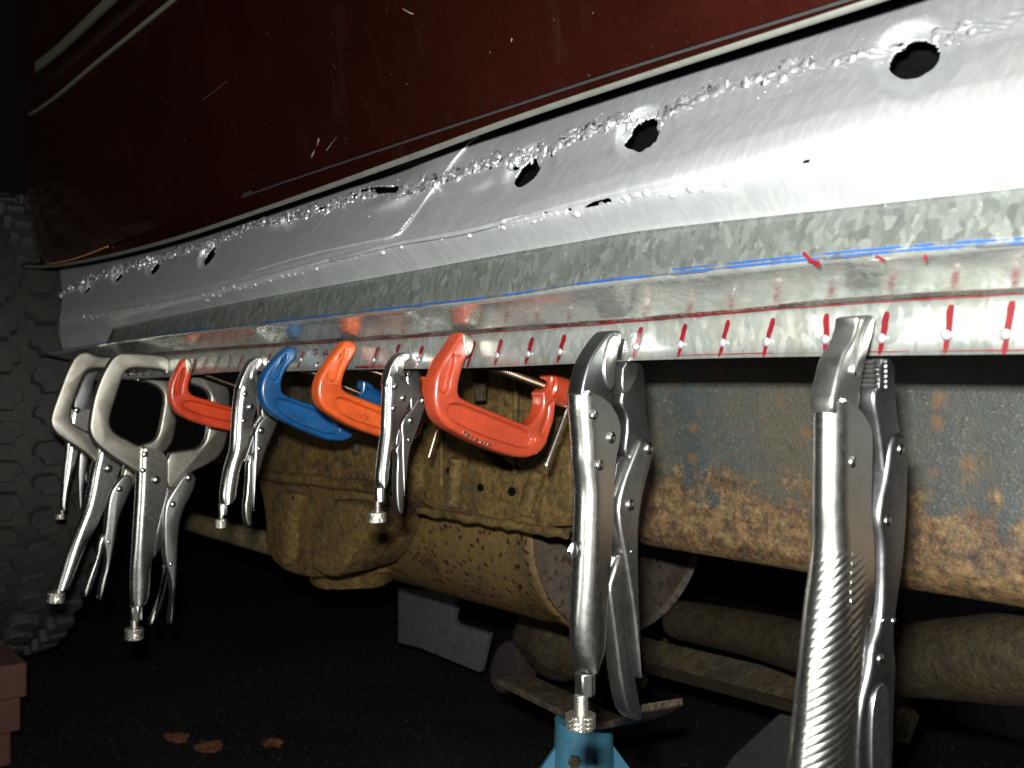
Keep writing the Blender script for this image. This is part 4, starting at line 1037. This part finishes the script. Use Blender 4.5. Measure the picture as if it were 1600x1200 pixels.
plate('lever_groove', [(1382, 1062), (1390, 1090), (1391, 1240), (1364, 1240), (1362, 1150), (1366, 1085)], X, .0016, M['plier_side'], t, .0007, 2, dx=.0078)
for a, b_, r in ((1332, 722, 10),): rivet(a, b_, X + .0082, r, M['rivet'], t)
for a, b_, r in ((1407, 702, 9), (1386, 814, 9), (1380, 970, 5), (1396, 970, 5), (1375, 1030, 9)): rivet(a, b_, X + .0072, r, M['rivet'], t)
end_screw(X, t, (1280, 1305, 1335, 26), (1279, 1330, 1360, 18), (1279, 1358, 1385, 36))

# (0) farthest pliers behind the first C clamp
X = contact(160); t = thing('locking_pliers', 'farthest locking pliers, half hidden behind the leftmost C-shaped clamp', 'pliers', onX(98, 812, X), G1)
plate('fixed_jaw', [(112, 640), (116, 610), (128, 582), (142, 572), (158, 572), (152, 590), (146, 604), (148, 620), (146, 650), (128, 660)], X, .012, M['dark_steel'], t, .002, 1)
plate('moving_jaw', [(144, 618), (150, 597), (166, 597), (168, 640), (160, 680), (140, 690), (138, 650)], X, .011, M['dark_steel'], t, .002, 1)
handle('handle', [(640, 107, 140), (660, 104, 142), (690, 101.5, 128), (699, 101, 124), (720, 98.5, 118), (746, 95.6, 112), (770, 93.5, 107), (792, 92, 104), (797, 93, 103)], X, .0165, M['plier'], t, .95, .55)
plate('lever', [(128, 690), (140, 690), (138, 720), (134, 745), (130, 775), (128, 800), (125, 800), (124, 770), (123, 730)], X, .010, M['plier_side'], t, .0015, 1)
plate('release_lever', [(132, 712), (137, 735), (137, 757), (134, 752), (130, 730)], X, .007, M['plier'], t, .001, 1)
rivet(120, 641, X + .0080, 5, M['rivet'], t)
end_screw(X, t, None, (97, 796, 805, 3.6), (94, 803, 811, 7.2))

# ------------------------------------------------------------------ locking C clamps
G2 = 'C-shaped locking clamps at the left end of the strip'
X = contact(262); t = thing('locking_c_clamp', 'nearer C-shaped locking clamp, its deep steel jaws hanging straight, left of the small orange clamp', 'clamp', onX(210, 999, X), G2)
plate('fixed_jaw', [(267, 556), (240, 553), (206, 551), (187.5, 551), (176, 557), (165, 572), (154, 594), (144, 624), (138, 660), (138, 673), (142.5, 686), (154, 699), (180, 718), (208, 735), (225, 745), (252, 738), (258, 716), (235, 703), (216, 695.6), (200, 687), (180, 677), (172.5, 664), (172.5, 650.6), (184, 615), (194, 585), (200.6, 577.5), (212, 575.5), (240, 577), (257, 580), (257, 585), (267, 585)], X, .0105, M['cframe'], t, .0026, 2)
plate('moving_jaw', [(274, 590), (300, 586), (322, 585), (345, 591), (357, 603), (361, 622), (358, 670), (352, 699), (341, 716), (322, 728), (304, 736), (285, 748), (272, 765), (258, 762), (258, 709), (285, 704), (309, 701), (319, 690), (323, 671), (326, 630), (327, 619), (320, 608), (296, 599), (281, 597), (274, 598)], X, .0100, M['cframe'], t, .0026, 1)
c0, c1 = onX(276, 583, X), onX(276, 600, X); v, f = tube_geo([c0, c1], .007, 16); mk('swivel_pad', v, f, M['cframe'], t)
handle('handle', [(697, 214, 222), (701, 213.5, 240), (706, 213, 251), (713, 213, 258), (723, 212.5, 262.5), (765, 211, 261), (785, 210, 256), (807, 208.5, 250), (848, 206, 243), (870, 204.5, 240), (886, 203.5, 236.6), (909, 203, 235.5), (938, 203, 232), (946, 204, 227)], X, .0185, M['plier'], t, .9, .6)
plate('link', [(264, 756), (275, 765), (262, 800), (259, 840), (246, 866), (240, 874), (240, 850), (250, 810)], X, .006, M['dark_steel'], t, .001, 1)
plate('lever', [(288, 742), (296, 737), (305, 741), (307, 752), (301, 770), (286, 797), (279, 830), (277.5, 875), (276, 909), (273.5, 960), (270, 977), (266, 975), (269, 950), (271, 931), (268.5, 907), (259, 877), (257, 830), (258, 796), (263, 780)], X, .0145, M['plier_side'], t, .002, 1)
plate('release_lever', [(260, 878), (258, 900), (253, 924), (243, 955), (235, 975), (239, 979), (248, 957), (257, 930), (263, 905)], X, .010, M['plier'], t, .0014, 1, dx=.001)
for a, b_, r in ((226.5, 710, 5), (223.5, 735, 4.5), (244, 750, 7)): rivet(a, b_, X + .0092, r, M['rivet'], t)
for a, b_, r in ((295, 746.5, 6), (270.5, 788, 5), (267, 881, 3.4)): rivet(a, b_, X + .0073, r, M['rivet'], t)
end_screw(X, t, (213, 946, 969, 9), (210, 968, 983, 6), (210, 981, 999, 14))

X = contact(205); t = thing('locking_c_clamp', 'leftmost C-shaped locking clamp with slanted handle, behind the nearer C-shaped clamp', 'clamp', onX(88, 942, X), G2)
plate('fixed_jaw', [(212, 560), (175, 557), (154, 557), (141, 550.5), (129, 549.5), (118, 555), (111, 564), (101, 585), (90, 615), (79, 645), (77, 662), (84, 675), (97.5, 686), (122, 701), (142.5, 716), (155, 735), (178, 740), (182, 712), (160, 692), (140.6, 676), (122, 667.5), (112.5, 658), (110.6, 645), (118, 620.6), (127.5, 596), (134, 582), (141, 576), (165, 576), (200, 580), (200, 588), (212, 588)], X, .0105, M['cframe'], t, .0026, 2)
plate('moving_jaw', [(212, 591), (245, 588), (265, 592), (278, 605), (283, 625), (278, 651), (272, 686), (264, 701), (252, 712), (235, 728), (215, 750), (200, 775), (188, 770), (190, 735), (205, 705), (222, 694), (238, 690), (246, 680), (251, 652), (256, 622), (251, 609), (236, 599), (212, 595)], X, .0100, M['cframe'], t, .0026, 1)
handle('handle', [(699, 149, 156), (706, 147.5, 172), (716, 145.5, 184), (727, 143, 190), (744, 139.5, 184), (762, 136.5, 177), (792, 129.5, 165), (825, 117, 150), (848, 108, 137), (870, 100, 129), (890, 94, 121), (906, 89, 114.5), (922, 84, 108)], X, .0185, M['plier'], t, .9, .55)
plate('lever', [(196, 740), (208, 745), (207, 762), (194, 790), (185, 814), (180, 848), (173, 884), (167, 911), (160, 938), (156, 938), (160, 909), (167, 886), (167, 866), (163, 846), (166, 830), (168, 807), (171, 780), (178, 761)], X, .0145, M['plier_side'], t, .002, 1)
plate('release_lever', [(166, 832), (156, 845), (154, 866), (139, 906), (132, 930), (135, 935), (147, 911), (159, 870), (164, 850)], X, .010, M['plier'], t, .0014, 1, dx=.001)
rivet(169, 732, X + .0092, 7, M['rivet'], t)
for a, b_, r in ((187, 764, 5), (170, 847, 3)): rivet(a, b_, X + .0073, r, M['rivet'], t)
end_screw(X, t, None, (92, 918, 928, 8), (88.5, 925, 942, 13, -2))

# ------------------------------------------------------------------ screw (G) clamps
G3 = 'painted G clamps holding the strip'
def gframe(name, outer, pockets, X, th, mat, parent, sc, o, bev=.0028, pd=.0040):
    from mathutils.geometry import tessellate_polygon
    def ccw(q): return q if area2(q) > 0 else q[::-1]
    p = ccw(trace(left_fix(outer, X + th / 2, (th - bev) * .75, 2, sc, o), X + th / 2)); pk = [ccw(chaikin(trace(q, X + th / 2, sc, o), 2)) for q in pockets]
    v = []; f = []; n = len(p)
    rings = []
    for k in range(5):
        a = k / 4 * math.pi / 2; rings.append((bev * (1 - math.sin(a)), offset(p, bev * (1 - math.cos(a)))))
    cap = rings[-1][1]
    for x, q in rings[::-1]: v += [(X - th / 2 + x, y, z_) for y, z_ in q]
    for x, q in rings: v += [(X + th / 2 - x, y, z_) for y, z_ in q]
    for r in range(9):
        for i in range(n): j = (i + 1) % n; f.append([r * n + i, r * n + j, (r + 1) * n + j, (r + 1) * n + i])
    for sgn in (-1, 1):
        base = 0 if sgn < 0 else 9 * n; loops = [[base + i for i in range(n)]]
        for q in pk:
            m = len(q); xs_ = [(0, offset(q, -.0009)), (.0003, offset(q, -.0004)), (.0012, q), (pd * .8, offset(q, pd * .15)), (pd, offset(q, pd * .35)), (pd, offset(q, pd * .35 + .0006))]
            st = len(v)
            for d, ring in xs_: v += [(X + sgn * (th / 2 - d), y, z_) for y, z_ in ring]
            for r in range(5):
                for i in range(m):
                    j = (i + 1) % m; qq = [st + r * m + i, st + r * m + j, st + (r + 1) * m + j, st + (r + 1) * m + i]; f.append(qq if sgn > 0 else qq[::-1])
            fl_ = [st + 5 * m + i for i in range(m)]; f.append(fl_ if sgn > 0 else fl_[::-1]); loops.append([st + i for i in range(m)])
        idx = [k for l in loops for k in l]
        for tri in tessellate_polygon([[Vector((v[k][1], v[k][2], 0)) for k in l] for l in loops]):
            t3 = [idx[k] for k in tri]; a, b_, c = [Vector((v[k][1], v[k][2])) for k in t3]
            ar = (b_ - a).cross(c - a)
            f.append(t3 if ar * sgn > 0 else t3[::-1])
    return mk(name, v, f, mat, parent, 40)
def screw_axis(X, p0, p1, sc, o, rpx, parent, boss=None, bossr=None, mat=None, dx=0.0):
    a, b_ = onX(p0[0] / sc + o[0], p0[1] / sc + o[1], X + dx), onX(p1[0] / sc + o[0], p1[1] / sc + o[1], X + dx); r = rpx / sc * mpp(b_)
    s = threaded(a, b_, r, r * .5, M['screw'], parent, 'clamp_screw', .26); d = (b_ - a).normalized()
    v, f = tube_geo([a - d * .003, a - d * .0005, a + d * .002], [r * 1.2, r * 1.5, r * 1.1], 20); mk('swivel_pad', v, f, M['dark_steel'], s)
    return s, a, b_, d, r
# big red
X = contact(735); t = thing('g_clamp', 'big red G clamp with a chipped lower edge, beside the large smooth locking pliers', 'clamp', onX(815, 716, X), G3)
z = (5.0, (650, 500))
gframe('frame', [(372, 92), (330, 105), (290, 140), (230, 220), (160, 330), (110, 420), (90, 520), (85, 620), (108, 720), (160, 795), (240, 852), (330, 900), (450, 960), (600, 1022), (740, 1065), (850, 1080), (940, 1062), (1015, 1000), (1050, 900), (1080, 780), (1095, 660), (1125, 632), (1165, 590), (1172, 500), (1145, 450), (1080, 425), (1025, 430), (1000, 480), (980, 540), (940, 560), (935, 600), (935, 680), (890, 790), (862, 826), (800, 792), (600, 712), (450, 652), (385, 622), (350, 600), (335, 560), (345, 480), (370, 380), (388, 320), (420, 280), (450, 240), (462, 190), (450, 140), (420, 105)],
  [[(300, 255), (230, 315), (195, 420), (188, 540), (215, 578), (255, 560), (272, 450), (312, 320)],
   [(255, 665), (300, 648), (380, 660), (500, 710), (700, 790), (850, 855), (925, 900), (935, 945), (880, 1000), (800, 998), (600, 930), (400, 850), (300, 790), (252, 725)],
   [(1078, 625), (1050, 650), (1005, 780), (975, 880), (985, 912), (1012, 900), (1050, 830), (1074, 740)]], X, .0150, M['red'], t, *z)
s, a, b_, d, r = screw_axis(X, (480, 318), (1215, 590), *z, 42, t)
c = a.lerp(b_, .80); v, f = tube_geo([c - d * .009, c - d * .0075, c + d * .013, c + d * .0145], [.0098, .0112, .0112, .0098], 28); mk('boss', v, f, M['red'], t, 30)
e0, e1 = onX(893, 622, X), onX(854, 726, X); v, f = tube_geo([e0, e1], .0018, 12); tb = mk('tommy_bar', v, f, M['bar'], t); v, f = blob(e1, .0021); mk('ball_end', v, f, M['bar'], tb)
plate('anvil', [(722, 522), (731, 520), (740, 526), (742, 540), (738, 552), (730, 560), (727, 548)], X, .0158, M['cframe'], t, .0015, 2)
mz = MB()
for q in [(726, 675), (731, 680), (737, 683), (744, 687), (752, 691), (758, 693), (764, 694)]:
    c = onX(*q, X + .0072); v, f = blob(c, rnd.uniform(.0010, .0018), (.35, 1.3, .8), seed=q[0]); mz.add(v, f)
mz.build('chipped_paint', M['cframe'], t, 60)
# orange
X = contact(555); t = thing('g_clamp', 'bright orange G clamp between the blue clamp and the smallest pliers', 'clamp', onX(600, 690, X), G3)
z = (5.333, (400, 500))
gframe('frame', [(765, 170), (730, 180), (690, 215), (620, 300), (550, 400), (500, 480), (478, 570), (488, 670), (540, 740), (640, 808), (800, 895), (1030, 975), (1200, 1020), (1310, 1010), (1370, 960), (1400, 880), (1430, 700), (1445, 560), (1440, 470), (1400, 445), (1360, 460), (1340, 540), (1330, 640), (1290, 760), (1200, 765), (1040, 712), (850, 640), (760, 602), (722, 565), (728, 490), (770, 380), (815, 310), (840, 260), (846, 215), (820, 180)],
  [[(745, 235), (690, 285), (620, 380), (598, 470), (630, 522), (678, 490), (698, 395), (742, 300)],
   [(680, 640), (740, 648), (900, 715), (1030, 765), (1200, 835), (1290, 905), (1240, 950), (1030, 905), (800, 830), (690, 762), (668, 690)]], X, .0130, M['orange'], t, *z)
s, a, b_, d, r = screw_axis(X, (880, 395), (1500, 600), *z, 26, t)
c = a.lerp(b_, .86); v, f = tube_geo([c - d * .010, c + d * .012], .0095, 24); mk('boss', v, f, M['orange'], t, 30)
e0, e1 = onX(692, 640, X), onX(670.5, 713, X); v, f = tube_geo([e0, e1], .0016, 12); tb = mk('tommy_bar', v, f, M['copper'], t); v, f = blob(e1, .0019); mk('ball_end', v, f, M['copper'], tb)
mz = MB()
for q in ((570, 647), (572, 651), (577, 650), (572, 655)):
    v, f = blob(onX(*q, X + .0066), .0011, (.4, 1, .7), seed=q[0]); mz.add(v, f)
mz.build('cast_mark', M['orange'], t, 60)
# blue
X = contact(463); t = thing('g_clamp', 'blue G clamp hanging next to the bright orange one', 'clamp', onX(500, 690, X), G3)
gframe('frame', [(285, 218), (240, 235), (140, 330), (60, 430), (18, 530), (14, 620), (50, 720), (130, 790), (270, 870), (450, 950), (600, 1000), (720, 1012), (800, 985), (850, 920), (900, 850), (950, 740), (995, 680), (1004, 600), (985, 545), (940, 515), (880, 500), (862, 540), (850, 620), (835, 690), (800, 785), (740, 800), (640, 752), (500, 712), (330, 660), (240, 620), (212, 575), (222, 490), (262, 400), (320, 345), (350, 290), (345, 240), (320, 218)],
  [[(262, 275), (200, 325), (140, 400), (118, 480), (150, 512), (192, 488), (218, 405), (254, 330)],
   [(190, 648), (260, 662), (400, 708), (560, 780), (680, 862), (705, 920), (640, 962), (500, 920), (300, 842), (200, 762), (178, 700)]], X, .0125, M['blue'], t, *z)
s, a, b_, d, r = screw_axis(X, (400, 405), (1110, 715), *z, 26, t)
c = a.lerp(b_, .74); v, f = tube_geo([c - d * .010, c + d * .014], .0098, 24); mk('boss', v, f, M['blue'], t, 30)
mz = MB()
for q in ((480, 643), (484, 645), (489, 649), (493, 648)):
    v, f = blob(onX(*q, X + .0063), .0010, (.4, 1, .8), seed=q[0]); mz.add(v, f)
mz.build('cast_mark', M['blue'], t, 60)
# small orange-red at the left
X = contact(300); t = thing('g_clamp', 'reddish orange G clamp furthest left, its end hidden by the slim pliers', 'clamp', onX(330, 672, X), G3)
z = (4.0, (250, 540))
gframe('frame', [(160, 78), (130, 95), (85, 170), (52, 245), (48, 330), (78, 400), (140, 450), (280, 500), (440, 532), (540, 550), (590, 520), (612, 440), (622, 330), (616, 240), (585, 220), (560, 260), (560, 340), (530, 400), (440, 382), (330, 345), (225, 320), (182, 292), (182, 240), (198, 190), (210, 130), (190, 80)],
  [[(155, 130), (112, 185), (96, 250), (106, 308), (132, 308), (142, 235), (162, 172)],
   [(150, 352), (200, 340), (330, 375), (440, 402), (520, 432), (520, 482), (440, 478), (280, 442), (170, 402), (144, 376)]], X, .0125, M['orange_red'], t, *z)
s, a, b_, d, r = screw_axis(X, (215, 158), (680, 325), *z, 15, t)
c = a.lerp(b_, .80); v, f = tube_geo([c - d * .010, c + d * .014], .0095, 24); mk('boss', v, f, M['orange_red'], t, 30)
plate('anvil', [(289, 560), (295, 560), (299, 566), (300, 578), (296, 586), (292, 580)], X, .0132, M['cframe'], t, .0012, 2)
